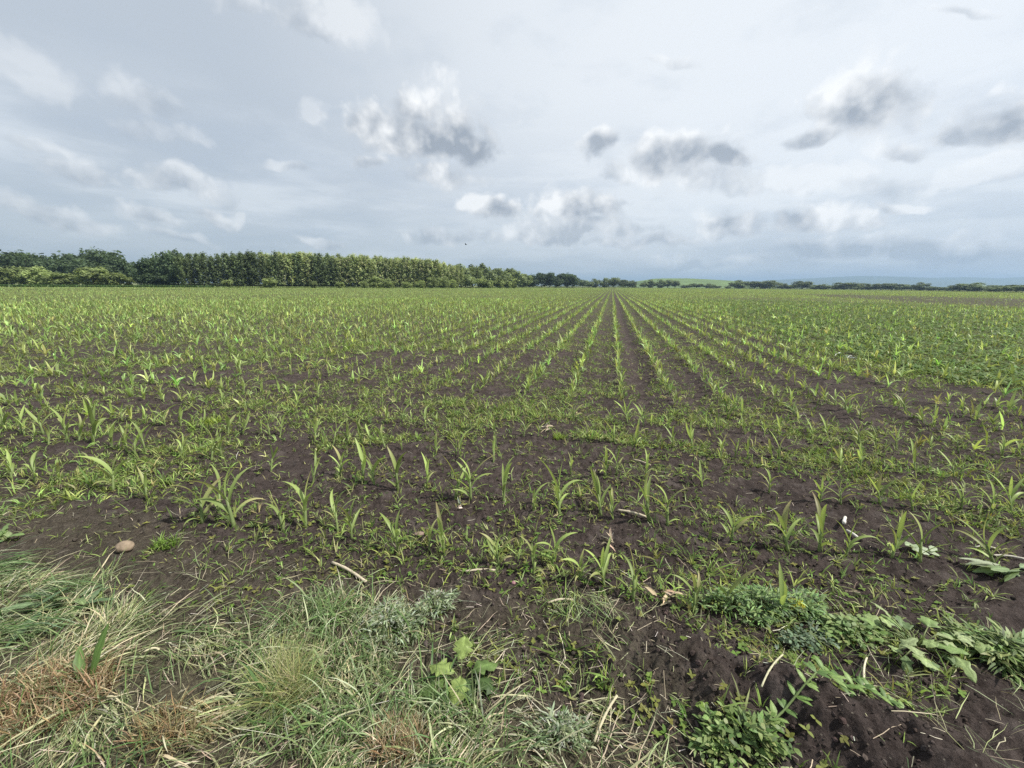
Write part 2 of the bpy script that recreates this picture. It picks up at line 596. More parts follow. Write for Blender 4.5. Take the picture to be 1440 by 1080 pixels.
ROW_A = [(285, 738, 80), (330, 742, 108), (308, 722, 70), (400, 752, 58), (430, 746, 88), (475, 748, 55), (495, 762, 58), (560, 782, 58),
         (604, 778, 42), (625, 788, 62), (702, 803, 58), (750, 815, 55), (776, 800, 55), (815, 822, 42), (850, 828, 58), (890, 852, 78),
         (975, 868, 66), (1020, 868, 66), (1092, 872, 66)]
ROW_B = [(8, 608, 52), (30, 612, 45), (62, 614, 42), (96, 622, 46), (112, 624, 42), (132, 630, 62), (50, 682, 46), (86, 682, 36), (160, 694, 58),
         (190, 642, 46), (206, 640, 50), (207, 706, 46), (256, 648, 36), (298, 652, 48), (312, 648, 44), (382, 668, 42), (440, 684, 42),
         (478, 672, 44), (510, 684, 62), (527, 688, 48), (560, 692, 66), (600, 688, 48), (640, 706, 66), (662, 706, 62), (708, 708, 64),
         (750, 722, 42), (786, 724, 72), (845, 728, 62), (862, 734, 42), (912, 738, 70), (938, 744, 62), (1028, 764, 56), (1108, 778, 66),
         (1150, 782, 70), (1188, 788, 50), (1252, 790, 64), (1292, 796, 66)]
placed = []


def px_height(px, py, hp):
    x, y = gp(px, py)
    d = ray(px, py - hp); t = y / d[1]
    return x, y, float(d[2] * t + CAMH)


for row, nm, dsc in ((ROW_A, 'nearest cross row', ''), (ROW_B, 'second cross row', '')):
    row = sorted(row)
    for i, (px, py, hp) in enumerate(row):
        x, y, h = px_height(px, py, hp)
        sz = 'tall broad-leaved' if hp > 70 else ('small' if hp < 47 else 'mid-sized')
        corn_plant(x, y, h * (.9 if hp > 75 else 1.02), f'{sz} green corn plant in the {nm}, {ordinal(i, len(row))}', 'corn plants in the ' + nm + ' at the near edge')
        placed.append((x, y))

# rows further out
cand = []
for v0 in (3.27, 3.97, 4.67):
    u = -16.0
    while u < 9:
        u += abs(random.gauss(.13, .06)) + .04
        cand.append((u, v0 + random.gauss(0, .05)))
u = -3.0
for v0 in (1.88, 2.57):
    for (ua, ub) in ((-9, -4.6), (2.0, 6.0)):
        u = ua
        while u < ub:
            u += abs(random.gauss(.22, .07)) + .05
            cand.append((u, v0 + random.gauss(0, .05)))
for k in range(-260, 330):
    u0 = .23 + .71 * k
    vmax = 22
    v = 5.1 + random.random() * .3
    while v < vmax:
        v += abs(random.gauss(.14, .05)) + .03
        cand.append((u0 + random.gauss(0, .03), v))
cand = np.array(cand)
X, Y = xy(cand[:, 0], cand[:, 1])
ok = (np.abs(X) < 1.45 * Y + .4) & (np.hypot(X, Y) < 22) & (Y > 1)
ok &= thin_mask(X, Y) < .3
keep = rng.random(len(X)) < (1 - .8 * bare_mask(X, Y)) * (1 - .5 * dark_mask(X, Y)) * .95
ok &= keep
px_, py_ = np.array(placed).T
X, Y = X[ok], Y[ok]
dm = np.min(np.hypot(X[:, None] - px_[None], Y[:, None] - py_[None]), 1)
X, Y = X[dm > .12], Y[dm > .12]
hh = rng.uniform(.17, .32, len(X)) * (1 - .25 * sstep(3, 8, np.hypot(X, Y)) * rng.random(len(X)))
inview = np.abs(X) < 1.32 * Y * math.cos(PITCH) + .35
size = np.where(inview, hh / np.hypot(X, Y), 0)
order = np.argsort(-size)
NIND = 300 - len(placed)
ind, rest = order[:NIND], order[NIND:]
for n, i in enumerate(ind):
    corn_plant(float(X[i]), float(Y[i]), float(hh[i]), 'young corn plant among weeds, behind or beyond the ends of the two front rows',
               'young corn plants behind the two front rows', parts=n < 70, lean=.2)

# ------------------------------------------------------------------ the rest of the crop, one mass
crop = Acc()


def corn_mass(X, Y, h, nl, nseg, wmul, lean=.25):
    n = len(X)
    if n == 0: return
    Z = H(X, Y)
    a0 = rng.uniform(0, 6.28, n)
    cb = vary(G1 * .9 + G2 * .1, n, .28, .08)
    for k in range(nl):
        f = (k + .5) / nl
        az = a0 + (k % 2) * math.pi + rng.normal(0, .5, n)
        top = k == nl - 1
        e0 = rng.uniform(.95, 1.4, n) if not top else rng.uniform(1.25, 1.55, n)
        bend = rng.uniform(.4, 1.8, n) if not top else rng.uniform(.1, .6, n)
        z0 = h * (.3 * f)
        L = h * (.55 + .4 * f) * rng.uniform(.8, 1.2, n)
        ribbons(crop, np.stack([X, Y, Z + z0], -1), az, L, h * .135 * wmul * rng.uniform(.7, 1.2, n), e0, bend, nseg,
                cb * (.65 + .75 * rng.random((n, 1))), None, roll=rng.normal(0, .5, n), power=1.4)


corn_mass(X[rest], Y[rest], hh[rest], 5, 4, 1.0)


def row_points(r0, r1, sp):
    us = np.arange(-330, 420) * .71 + .23
    out = []
    for u0 in us:
        lo = math.sqrt(max(0, r0 * r0 - u0 * u0)); hi = math.sqrt(max(0, r1 * r1 - u0 * u0))
        if hi <= max(lo, 5): continue
        v = np.arange(max(lo, 5), hi, sp); v = v + rng.normal(0, sp * .3, len(v))
        out.append(np.stack([np.full(len(v), u0) + rng.normal(0, .035, len(v)), v], -1))
    p = np.concatenate(out)
    X, Y = xy(p[:, 0], p[:, 1])
    k = (np.abs(X) < 1.5 * Y) & (Y < edge_depth(X, Y) - 1)
    X, Y = X[k], Y[k]
    k = rng.random(len(X)) < (1 - .75 * bare_mask(X, Y)) * (1 - .65 * dark_mask(X, Y)) * (1 - .88 * strip_mask(X, Y)) * \
        np.clip(.85 + .9 * fbm(X * .11, Y * .11, 2), .35, 1)
    return X[k], Y[k]


x_, y_ = row_points(22, 48, .15)
corn_mass(x_, y_, rng.uniform(.16, .30, len(x_)), 4, 2, 1.25)
x_, y_ = row_points(48, 110, .26)
corn_mass(x_, y_, rng.uniform(.16, .28, len(x_)), 3, 1, 2.1)
x_, y_ = row_points(110, 420, .8)
corn_mass(x_, y_, rng.uniform(.16, .28, len(x_)), 3, 1, 4.0)
tag(crop.obj('corn_crop', MAT_CORN), 'mass of young green corn in long rows running to the horizon', 'corn crop', kind='stuff')

# ------------------------------------------------------------------ weeds between the rows
weeds = Acc()


def wedge(n, r0, r1, slope=1.45, power=1.0):
    th = np.arctan(slope) * rng.uniform(-1, 1, n)
    q = rng.random(n)
    r = np.sqrt(r0 * r0 + (r1 * r1 - r0 * r0) * q) if power == 2 else r0 * (r1 / r0) ** q
    return r * np.sin(th), r * np.cos(th)


def weed_density(x, y):
    u, v = uv(x, y)
    n = fbm(x * 1.1 + 5, y * 1.1, 3)
    n2 = fbm(u * .5, v * 1.7 + 20, 3)          # weeds drawn out along the headland passes
    d = np.clip(.46 + 1.0 * n + .45 * n2, .08, 1)
    d = np.clip(d + .3 * sstep(5, 9, v) * (sstep(3, 7, -u) + sstep(3.5, 6, u)), 0, 1)
    rowy = sstep(4.6, 6, v)
    ph = (u - .23) / .71
    d = d * (1 - .2 * rowy * (1 - np.exp(-((ph - np.round(ph)) / .25) ** 2)) * np.exp(-(u / 9) ** 2))
    for tr in (.58,):
        d = d * (1 - .9 * rowy * np.exp(-((u - tr) / .2) ** 2))
    d = d * (1 - .85 * bare_mask(x, y)) * (1 - hay_mask(x, y)) * (1 - .55 * thin_mask(x, y))
    ax, ay = MOUND_A; bx, by = MOUND_B
    ex, ey = bx - ax, by - ay
    t = np.clip(((x - ax) * ex + (y - ay) * ey) / (ex * ex + ey * ey), 0, 1)
    dd = np.hypot(x - ax - t * ex, y - ay - t * ey)
    d = d * (1 - .95 * np.exp(-(dd / .22) ** 4))
    c = gp(690, 870)
    d = d * (1 - .95 * np.exp(-(((x - c[0]) / .2) ** 2 + ((y - c[1]) / .16) ** 2) ** 2))
    return np.maximum(d, 0)


W1, W2, W3 = (.25, .32, .095), (.15, .22, .06), (.34, .37, .16)


def seedlings(n, r0, r1, blades, nseg, lmul, wmul, power, dens=1.0):
    x, y = wedge(n, r0, r1, power=power)
    k = rng.random(n) < weed_density(x, y) * dens
    k &= y > .9
    x, y = x[k], y[k]
    n = len(x)
    z = H(x, y)
    big = rng.lognormal(0, .4, n)
    cb = pick([W1, W2, W3], n, [.45, .35, .2], .28, .08)
    dm = dark_mask(x, y)
    cb = cb * (1 - dm[:, None] * .3)
    for b in range(blades):
        az = rng.uniform(0, 6.28, n)
        e0 = rng.uniform(.35, 1.5, n)
        L = big * rng.uniform(.03, .075, n) * lmul
        ribbons(weeds, np.stack([x + rng.normal(0, .006, n), y + rng.normal(0, .006, n), z - .002], -1), az, L,
                (.0045 + .003 * rng.random(n)) * wmul * np.sqrt(big), e0, rng.uniform(.2, 1.5, n), nseg, cb * (.8 + .4 * rng.random((n, 1))),
                None, roll=rng.normal(0, .5, n))


seedlings(15500, 1.3, 5.5, 4, 3, .8, .75, 1)
seedlings(52000, 4.0, 12, 4, 2, .9, 1.15, 1)
seedlings(95000, 10, 34, 3, 1, 1.5, 2.8, 1, .95)
seedlings(40000, 30, 110, 3, 1, 1.8, 7.0, 1, .45)
tag(weeds.obj('weed_seedlings', MAT_WEED), 'carpet of small pale green grassy weeds between the corn rows', 'weeds', kind='stuff')

# small round cotyledon weeds
cot = Acc()
x, y = wedge(16000, 1.2, 7)
k = (rng.random(len(x)) < .35 * weed_density(x, y)) & (y > .9)
x, y = x[k], y[k]; z = H(x, y); n = len(x)
cb = pick([(.13, .20, .045), (.20, .22, .06)], n)
for b in range(4):
    ribbons(cot, np.stack([x, y, z + .006], -1), b * 1.57 + rng.normal(0, .4, n), rng.uniform(.012, .028, n), rng.uniform(.009, .016, n),
            rng.uniform(.1, .7, n), .5, 3, cb, prof='leaf')
tag(cot.obj('creeping_weeds', MAT_WEED), 'tiny round-leaved weeds sprinkled over the dark soil', 'weeds', kind='stuff')

# dense broad-leaved weeds to the right
bw = Acc()
x, y = wedge(120000, 5, 60, power=1)
k = rng.random(len(x)) < dark_mask(x, y) * np.clip(.75 + 1.0 * fbm(x * .5, y * .5, 3), .1, 1)
x, y = x[k], y[k]; z = H(x, y); n = len(x)
r = np.hypot(x, y)
cb = pick([(.12, .19, .060), (.165, .235, .085), (.22, .28, .11)], n, [.45, .4, .15])
for b in range(5):
    ribbons(bw, np.stack([x + rng.normal(0, .03, n), y + rng.normal(0, .03, n), z + rng.uniform(.0, .07, n)], -1), rng.uniform(0, 6.28, n),
            rng.uniform(.05, .10, n) * (1 + .02 * r), rng.uniform(.02, .045, n) * (1 + .03 * r), rng.uniform(-.1, .9, n), rng.uniform(.2, 1.2, n), 2, cb * (.8 + .4 * rng.random((n, 1))),
            prof='leaf')
tag(bw.obj('broadleaf_weeds', MAT_WEED), 'dense darker green broad-leaved weeds covering the right of the field', 'weeds', kind='stuff')

# ------------------------------------------------------------------ clods and straw bits
cl = Acc()
t = (1 + 5 ** .5) / 2
ICO = np.array([(-1, t, 0), (1, t, 0), (-1, -t, 0), (1, -t, 0), (0, -1, t), (0, 1, t), (0, -1, -t), (0, 1, -t), (t, 0, -1), (t, 0, 1), (-t, 0, -1), (-t, 0, 1)]) / 1.9
ICT = np.array([(0, 11, 5), (0, 5, 1), (0, 1, 7), (0, 7, 10), (0, 10, 11), (1, 5, 9), (5, 11, 4), (11, 10, 2), (10, 7, 6), (7, 1, 8),
                (3, 9, 4), (3, 4, 2), (3, 2, 6), (3, 6, 8), (3, 8, 9), (4, 9, 5), (2, 4, 11), (6, 2, 10), (8, 6, 7), (9, 8, 1)])
x, y = wedge(34000, 1.0, 8, slope=1.5)
k = (rng.random(len(x)) < (1 - .9 * hay_mask(x, y)) * np.clip(.5 + fbm(x * 2, y * 2, 3), .05, 1)) & (y > .85)
x, y = x[k], y[k]; n = len(x)
s = np.clip(rng.lognormal(-5.5, .55, n), .0012, .013)
V = ICO[None] * s[:, None, None] * rng.uniform(.65, 1.3, (n, 12, 1)) * rng.uniform(.6, 1.2, (n, 1, 3))
V = V + np.stack([x, y, H(x, y) + s * .25], -1)[:, None]
cl.add(V, None, np.repeat(vary((.060, .047, .041), n, .25, .03), 12, 0), (ICT[None] + np.arange(n)[:, None, None] * 12))
tag(cl.obj('soil_clods', MAT_CLOD, None, False), 'crumbly dark brown clods scattered on the tilled soil', 'soil clods', kind='stuff')

sl = Acc()
x, y = wedge(5200, 1.0, 9, slope=1.5)
k = (rng.random(len(x)) < .25 + .7 * thin_mask(x, y)) & (y > .85)
x, y = x[k], y[k]; n = len(x)
ribbons(sl, np.stack([x, y, H(x, y) + .010], -1), rng.uniform(0, 6.28, n), rng.lognormal(-3.2, .65, n), rng.uniform(.0009, .0028, n),
        rng.normal(.05, .15, n), rng.normal(0, .3, n), 3, pick([(.42, .36, .24), (.30, .27, .18), (.5, .46, .36), (.24, .2, .14)], n), prof='stick', wig=.09)
tag(sl.obj('straw_litter', MAT_STRAW), 'short pale bits of straw and dry leaf strewn on the soil', 'straw litter', kind='stuff')

# ------------------------------------------------------------------ cut grass of the verge
hay = Acc()
HCOL = [(.11, .155, .065), (.21, .265, .105), (.36, .38, .20), (.52, .48, .32), (.07, .115, .035)]


def in_region(n, mask, x0, x1, y0, y1):
    x = rng.uniform(x0, x1, n); y = rng.uniform(y0, y1, n)
    sx, sy = gp(177, 790)                       # the grass leaves the round stone free
    k = (rng.random(n) < mask(x, y)) & (np.hypot((x - sx + .1) / .34, (y - sy) / .13) > 1)
    return x[k], y[k]


def mound_d(x, y):
    ax, ay = MOUND_A; bx, by = MOUND_B
    ex, ey = bx - ax, by - ay
    t = np.clip(((x - ax) * ex + (y - ay) * ey) / (ex * ex + ey * ey), 0, 1)
    return np.hypot(x - ax - t * ex, y - ay - t * ey)


# swathes: clumps of blades combed one way
cx, cy = in_region(1500, lambda x, y: hay_mask(x, y) ** 1 * np.clip(.65 + .9 * fbm(x * 3, y * 3, 2) * 1.5, .02, .85), -4.2, 1.1, .45, 2.9)
flow = fbm(cx * .9 + 31, cy * .9, 2) * 4 + .35
for i in range(len(cx)):
    n = int(rng.integers(16, 42))
    x = cx[i] + rng.normal(0, .05, n); y = cy[i] + rng.normal(0, .05, n)
    tone = rng.random()
    lift = rng.uniform(.0, .035)
    c = pick(HCOL, n, [.22, .25, .25, .18, .10] if tone < .6 else [.06, .14, .3, .48, .02], .2)
    g = H(x, y)
    ribbons(hay, np.stack([x, y, g + lift * rng.random(n)], -1), flow[i] + rng.normal(0, .55, n), rng.uniform(.06, .23, n),
            rng.lognormal(-5.7, .38, n), rng.uniform(.0, .65, n), rng.uniform(.2, 1.3, n), 4, c, None,
            roll=rng.normal(0, .6, n), floor=g + .004, wig=.10)
# heap of long green blades at the left, combed to the right
cx, cy = in_region(125, lambda x, y: in_poly(x, y, [gp(*p) for p in [(-260, 785), (40, 800), (110, 822), (120, 850), (90, 905), (-260, 925)]]) * 1.0, -4.2, -1.2, 1.2, 2.3)
for i in range(len(cx)):
    n = 34
    x = cx[i] + rng.normal(0, .05, n); y = cy[i] + rng.normal(0, .04, n); g = H(x, y)
    ribbons(hay, np.stack([x, y, g + .07 * rng.random(n)], -1), .25 + rng.normal(0, .35, n), rng.uniform(.11, .27, n), rng.lognormal(-5.5, .3, n),
            rng.uniform(.1, .6, n), rng.uniform(.6, 1.5, n), 5, pick([(.08, .14, .045), (.13, .2, .08), (.22, .28, .15), (.36, .38, .24)], n, [.28, .3, .25, .17], .22), None,
            roll=rng.normal(0, .5, n), floor=g + .004, wig=.06)
# fresh green blades mixed into the clump in the middle
cx, cy = in_region(330, lambda x, y: in_poly(x, y, [gp(*p) for p in [(330, 900), (430, 845), (540, 860), (600, 930), (700, 1010), (690, 1080), (420, 1080), (330, 1000)]]) * 1.0, -2, .3, .8, 1.9)
for i in range(len(cx)):
    n = 12
    x = cx[i] + rng.normal(0, .03, n); y = cy[i] + rng.normal(0, .03, n); g = H(x, y)
    ribbons(hay, np.stack([x, y, g], -1), rng.uniform(0, 6.28, n), rng.uniform(.10, .24, n), rng.lognormal(-5.5, .35, n),
            rng.uniform(.6, 1.45, n), rng.uniform(.6, 1.9, n), 5, pick([(.10, .17, .055), (.15, .22, .08), (.26, .31, .16), (.42, .42, .27)], n, [.3, .35, .22, .13], .22), None,
            roll=rng.normal(0, .5, n), floor=g + .004, wig=.06)
# pale flowering panicles broken off among the blades
cx, cy = in_region(60, lambda x, y: hay_mask(x, y), -3.4, .4, .9, 2.3)
for i in range(len(cx)):
    L_ = random.uniform(.06, .13); a_ = random.uniform(-.6, 1.2); n = 60
    q = rng.random(n) * L_
    x = cx[i] + np.cos(a_) * q; y = cy[i] + np.sin(a_) * q; g = H(x, y)
    ribbons(hay, np.stack([x + rng.normal(0, .004, n), y + rng.normal(0, .004, n), g + .035 + rng.normal(0, .006, n)], -1), a_ + rng.normal(0, .7, n), rng.uniform(.006, .018, n), rng.uniform(.002, .004, n),
            rng.uniform(-.3, .7, n), .3, 1, pick([(.48, .47, .33), (.4, .41, .27)], n), None)
# standing short blades
x, y = in_region(9000, lambda x, y: hay_mask(x, y) * np.clip(.4 + 1.2 * fbm(x * 2.2 + 7, y * 2.2, 3), .0, 1), -4, 1.1, .45, 2.6)
n = len(x)
ribbons(hay, np.stack([x, y, H(x, y) - .003], -1), rng.uniform(0, 6.28, n), rng.uniform(.05, .17, n), rng.uniform(.002, .0055, n),
        rng.uniform(.7, 1.5, n), rng.uniform(.2, 1.4, n), 4, pick([(.10, .175, .05), (.14, .2, .075), (.2, .24, .12), (.34, .31, .17)], n, [.35, .35, .2, .1]), None,
        roll=rng.normal(0, .5, n))
# thin scattering over the bare soil next to it
cx, cy = in_region(640, lambda x, y: thin_mask(x, y) * (1 - .75 * hay_mask(x, y)) * np.clip(.4 + 1.2 * fbm(x * 2 + 3, y * 2, 2), .05, 1), -5.2, 1.5, .6, 3.4)
fl2 = fbm(cx * .8 + 3, cy * .8, 2) * 4 + .6
for i in range(len(cx)):
    n = int(rng.integers(5, 22))
    x = cx[i] + rng.normal(0, .06, n); y = cy[i] + rng.normal(0, .05, n); g = H(x, y)
    ribbons(hay, np.stack([x, y, g + .006 + .012 * rng.random(n)], -1), fl2[i] + rng.normal(0, .6, n), rng.uniform(.06, .24, n),
            rng.uniform(.0018, .004, n), rng.uniform(-.05, .4, n), rng.uniform(.0, .8, n), 4,
            pick(HCOL, n, [.2, .3, .25, .2, .05]), None, roll=rng.normal(0, .6, n), floor=g + .004, wig=.12)
# along the lower right, loose stems on the heap
cx, cy = in_region(110, lambda x, y: np.ones_like(x) * (y < 1.75) * (x > .3) * (1 - .93 * np.exp(-(mound_d(x, y) / .15) ** 4)), .4, 2.3, .85, 1.8)
for i in range(len(cx)):
    n = int(rng.integers(2, 9))
    x = cx[i] + rng.normal(0, .05, n); y = cy[i] + rng.normal(0, .05, n); g = H(x, y)
    ribbons(hay, np.stack([x, y, g + .008], -1), rng.uniform(0, 6.28, n), rng.uniform(.05, .2, n), rng.uniform(.0015, .003, n),
            rng.uniform(0, .35, n), rng.uniform(.1, .7, n), 4, pick(HCOL, n, [.1, .25, .3, .3, .05]), None, roll=rng.normal(0, .6, n), floor=g + .004, wig=.12)
tag(hay.obj('cut_grass', MAT_GRASS), 'grey-green cut grass lying in swathes on the verge', 'cut grass', kind='stuff')


# ------------------------------------------------------------------ single plants and finds of the verge
def blob_pts(n, px, py, rx, ry):
    cx, cy = gp(px, py); a = rng.uniform(0, 6.28, n); r = np.sqrt(rng.random(n))
    return cx + np.cos(a) * r * rx, cy + np.sin(a) * r * ry


def tuft(name, px, py, rx, ry, n, L, W, e, bend, cols, label, cat='grass tuft', group=None, away=False, nseg=5, p=None, mat=None, wig=.08):
    cx, cy = gp(px, py)
    x, y = blob_pts(n, px, py, rx, ry)
    a = Acc()
    az = np.arctan2(y - cy, x - cx) + rng.normal(0, .6, n) if away else rng.uniform(0, 6.28, n)
    zc = float(H(cx, cy))
    ribbons(a, np.stack([x - cx, y - cy, H(x, y) - zc - .004], -1), az, rng.uniform(*L, n), rng.uniform(*W, n), rng.uniform(*e, n), rng.uniform(*bend, n),
            nseg, pick(cols, n, p), None, roll=rng.normal(0, .5, n), wig=wig)
    o = a.obj(name, mat or MAT_GRASS); o.location = (cx, cy, zc)
    tag(o, label, cat, group)
    return o


tuft('dried_grass_tuft', 70, 985, .22, .15, 1500, (.05, .13), (.002, .0045), (.6, 1.5), (.2, 1.6),
     [(.25, .165, .09), (.36, .265, .15), (.18, .115, .065), (.46, .37, .23), (.2, .2, .10)],
     'rusty brown patch of dead grass at the lower left edge', p=[.3, .28, .2, .14, .08])
tuft('stubble_tuft', 560, 1050, .10, .06, 520, (.06, .13), (.0018, .0035), (.8, 1.5), (.1, .9),
     [(.46, .38, .25), (.38, .29, .17), (.54, .47, .34), (.3, .2, .11)], 'pale straw-coloured stubble clump at the bottom edge, left of the middle')
tuft('stubble_tuft', 250, 1030, .16, .08, 500, (.05, .12), (.0018, .004), (.5, 1.5), (.1, 1.2),
     [(.3, .25, .13), (.36, .28, .16), (.2, .2, .09), (.24, .16, .08)], 'half-dry brown and green clump beside the rusty dead grass')
# wispy flowering grass, light yellow-green
o = tuft('wispy_grass_clump', 405, 985, .10, .06, 380, (.16, .30), (.0014, .0028), (.75, 1.35), (.2, 1.0),
         [(.26, .29, .10), (.33, .33, .15), (.2, .25, .09), (.4, .37, .2)], 'light yellow-green clump of wispy seed grass leaning to the right', nseg=6)
sd = Acc()
cx, cy = gp(405, 985)
m = 150
bx_ = rng.normal(0, .055, m); by_ = rng.normal(.06, .05, m); bz_ = rng.uniform(.08, .22, m)
for j in range(26):
    ribbons(sd, np.stack([bx_ + rng.normal(0, .02, m), by_ + rng.normal(0, .02, m), bz_ + rng.normal(0, .022, m)], -1), rng.uniform(0, 6.28, m),
            rng.uniform(.004, .009, m), rng.uniform(.002, .004, m), rng.uniform(-1, 1, m), .3, 1, pick([(.34, .37, .15), (.42, .42, .2), (.28, .33, .11)], m), prof='leaf')
sd.obj('seed_heads', MAT_GRASS, o)

# bright tufts in the field
for (px, py, rx, n, c, lab) in [(297, 596, .11, 200, (.22, .30, .04), 'bright yellow-green grass tuft between the corn on the left'),
                                (787, 618, .07, 110, (.22, .30, .05), 'bright yellow-green grass tuft between the corn near the middle'),
                                (232, 770, .07, 120, (.15, .24, .045), 'small fresh green tuft to the right of the round stone')]:
    tuft('grass_tuft', px, py, rx, rx * .7, n, (.05, .11), (.004, .008), (.7, 1.5), (.2, 1.0), [c], lab, nseg=4)


def broad_leaf(acc, base, az, L, W, e0, bend, col, lobes=0, wrinkle=.06, roll=0., nx=9, ny=13, droop=.5):
    """one broad leaf blade as a curved grid with a wavy, toothed or lobed rim"""
    t = np.linspace(0, 1, ny); s = np.linspace(-1, 1, nx)
    e = e0 - bend * t ** 1.2
    cxn = np.concatenate([[0], np.cumsum(np.cos((e[1:] + e[:-1]) / 2))]) / (ny - 1) * L
    czn = np.concatenate([[0], np.cumsum(np.sin((e[1:] + e[:-1]) / 2))]) / (ny - 1) * L
    w = np.interp(t, [0, .08, .3, .5, .75, .92, 1], [.06, .35, .92, 1, .72, .35, .04]) * W / 2
    if lobes:
        w = w * (1 + .30 * np.sin(t * lobes * 2 * np.pi + rng.uniform(0, 6)) * np.sin(np.pi * np.clip(t, 0, 1)))
    ph = rng.uniform(0, 6.28, 4)
    S, T = np.meshgrid(s, t)
    y = S * w[:, None] * (1 + .10 * np.sin(T * 23 + ph[0]) * np.abs(S))
    up = (np.abs(S) ** 1.5 * .22 * w[:, None] - droop * S ** 2 * w[:, None] * .6
          + wrinkle * W * (np.sin(T * 17 + ph[1] + 2.2 * np.abs(S)) * .35 + np.sin(T * 9 + S * 4 + ph[2]) * .35 + np.sin(np.abs(S) * 9 - T * 26) * .22) * (np.abs(S) * .8 + .15))
    x = cxn[:, None] - up * np.sin(e)[:, None]; z = czn[:, None] + up * np.cos(e)[:, None]
    cr, sr = math.cos(roll), math.sin(roll)
    y, z = y * cr - (z - czn[:, None]) * sr, czn[:, None] + y * sr + (z - czn[:, None]) * cr
    ca, sa = math.cos(az), math.sin(az)
    V = np.stack([x * ca - y * sa + base[0], x * sa + y * ca + base[1], z + base[2]], -1)
    i = np.arange(ny - 1)[:, None] * nx; j = np.arange(nx - 1)[None]
    Q = np.stack([i + j, i + j + 1, i + nx + j + 1, i + nx + j], -1)
    vein = np.exp(-(S / .10) ** 2) * .35 + np.maximum(0, np.sin(np.abs(S) * 8 - T * 30)) ** 6 * .18
    C = np.asarray(col)[None, None] * (1 + vein[..., None]) * (1 + .12 * np.sin(T * 7 + S * 5 + ph[3]))[..., None]
    acc.add(V, Q, C.reshape(-1, 3))


def leafy_plant(name, px, py, leaves, label, cat='weed', stemcol=(.2, .24, .1), lobes=3, wr=.08, mat=None, sc_=1.0, spr=1.0):
    """leaves: (dpx, dpy, azimuth, length, width, e0, bend, roll, colour) around the plant's base"""
    cx, cy = gp(px, py); zc = float(H(cx, cy))
    root = empty(name, (cx, cy, zc), label, cat)
    lf, st = Acc(), Acc()
    for (dx, dy, dz, az, L, W, e0, bend, roll, col) in leaves:
        dx, dy, dz, L, W = dx * spr, dy * spr, dz * sc_, L * sc_, W * sc_
        base = np.array([dx, dy, dz])
        broad_leaf(lf, base, az, L, W, e0, bend, col, lobes, wr, roll)
        g = np.array([dx * .25, dy * .25, 0.0])
        mid = (base + g) / 2 + np.array([0, 0, .012])
        tube(st, [g, mid, base], [.0032, .0026, .0022], stemcol, 6)
    lf.obj('leaves', mat or MAT_LEAF, root); st.obj('stems', MAT_LEAF, root)
    return root


YG, MG, DG, PG = (.22, .29, .085), (.13, .20, .06), (.06, .10, .035), (.29, .35, .17)
leafy_plant('thistle_rosette', 648, 965, [
    (-.03, .015, .05, 2.9, .11, .085, .35, .9, .25, YG), (-.07, -.01, .04, 3.5, .12, .09, -.1, .7, .3, MG),
    (.0, .06, .07, 1.5, .085, .075, .9, .8, 0, YG), (.0, -.005, .05, 4.6, .10, .075, .0, 1.0, .1, YG),
    (.05, .02, .05, .25, .11, .085, .5, 1.2, -.3, MG), (.02, .0, .03, 5.4, .10, .07, -.1, .8, -.2, DG),
    (-.02, -.02, .03, 4.0, .11, .08, -.2, .6, .1, DG), (.06, .0, .035, 6.0, .12, .08, .2, 1.3, -.3, DG)],
    'light green rosette with broad wrinkled lobed leaves in the cut grass', lobes=4, wr=.15, sc_=1.05, spr=.85)

# wilted pale broad-leaved plant on the right
lv = []
rl = random.Random(5)
for i in range(30):
    a = rl.uniform(0, 6.28)
    d = rl.uniform(.02, .14)
    dx, dy = d * math.cos(a) * 1.5, d * math.sin(a) * .75
    col = [PG, (.27, .35, .14), (.2, .29, .1), (.13, .19, .08)][min(3, i // 7)]
    lv.append((dx, dy, max(.012, .07 - .0022 * i), a + rl.uniform(-.5, .5), rl.uniform(.05, .115), rl.uniform(.04, .075), rl.uniform(.0, .6), rl.uniform(.4, 1.2), rl.uniform(-.5, .5), col))
leafy_plant('wilted_broadleaf_plant', 1290, 915, lv, 'wilted pale green broad-leaved plant lying on the soil at lower right', lobes=2, wr=.09)

# flattened pale leaves by the right edge
lv = []
for i in range(9):
    a = rl.uniform(-.5, .5) + (3.14 if i % 3 else 0)
    lv.append((rl.uniform(-.12, .12), rl.uniform(-.05, .05), .03 + .012 * rl.random(), a, rl.uniform(.11, .2), rl.uniform(.035, .055), rl.uniform(-.1, .25), rl.uniform(.1, .6), rl.uniform(-.6, .6),
               [(.22, .29, .15), (.32, .36, .24), (.17, .24, .10)][i % 3]))
leafy_plant('flattened_leaf_heap', 1405, 815, lv, 'heap of flattened silvery green leaves near the right edge', lobes=0, wr=.05)
lv = []
for i in range(6):
    a = rl.uniform(-.6, .6)
    lv.append((rl.uniform(-.08, .08), rl.uniform(-.03, .04), .03, a, rl.uniform(.08, .13), rl.uniform(.035, .05), rl.uniform(-.1, .3), rl.uniform(.2, .7), rl.uniform(-.4, .4), [(.28, .35, .2), (.34, .4, .26)][i % 2]))
leafy_plant('flattened_leaf_heap', 1292, 783, lv, 'small flattened pale leaves under the rightmost corn of the second row', lobes=0, wr=.05)
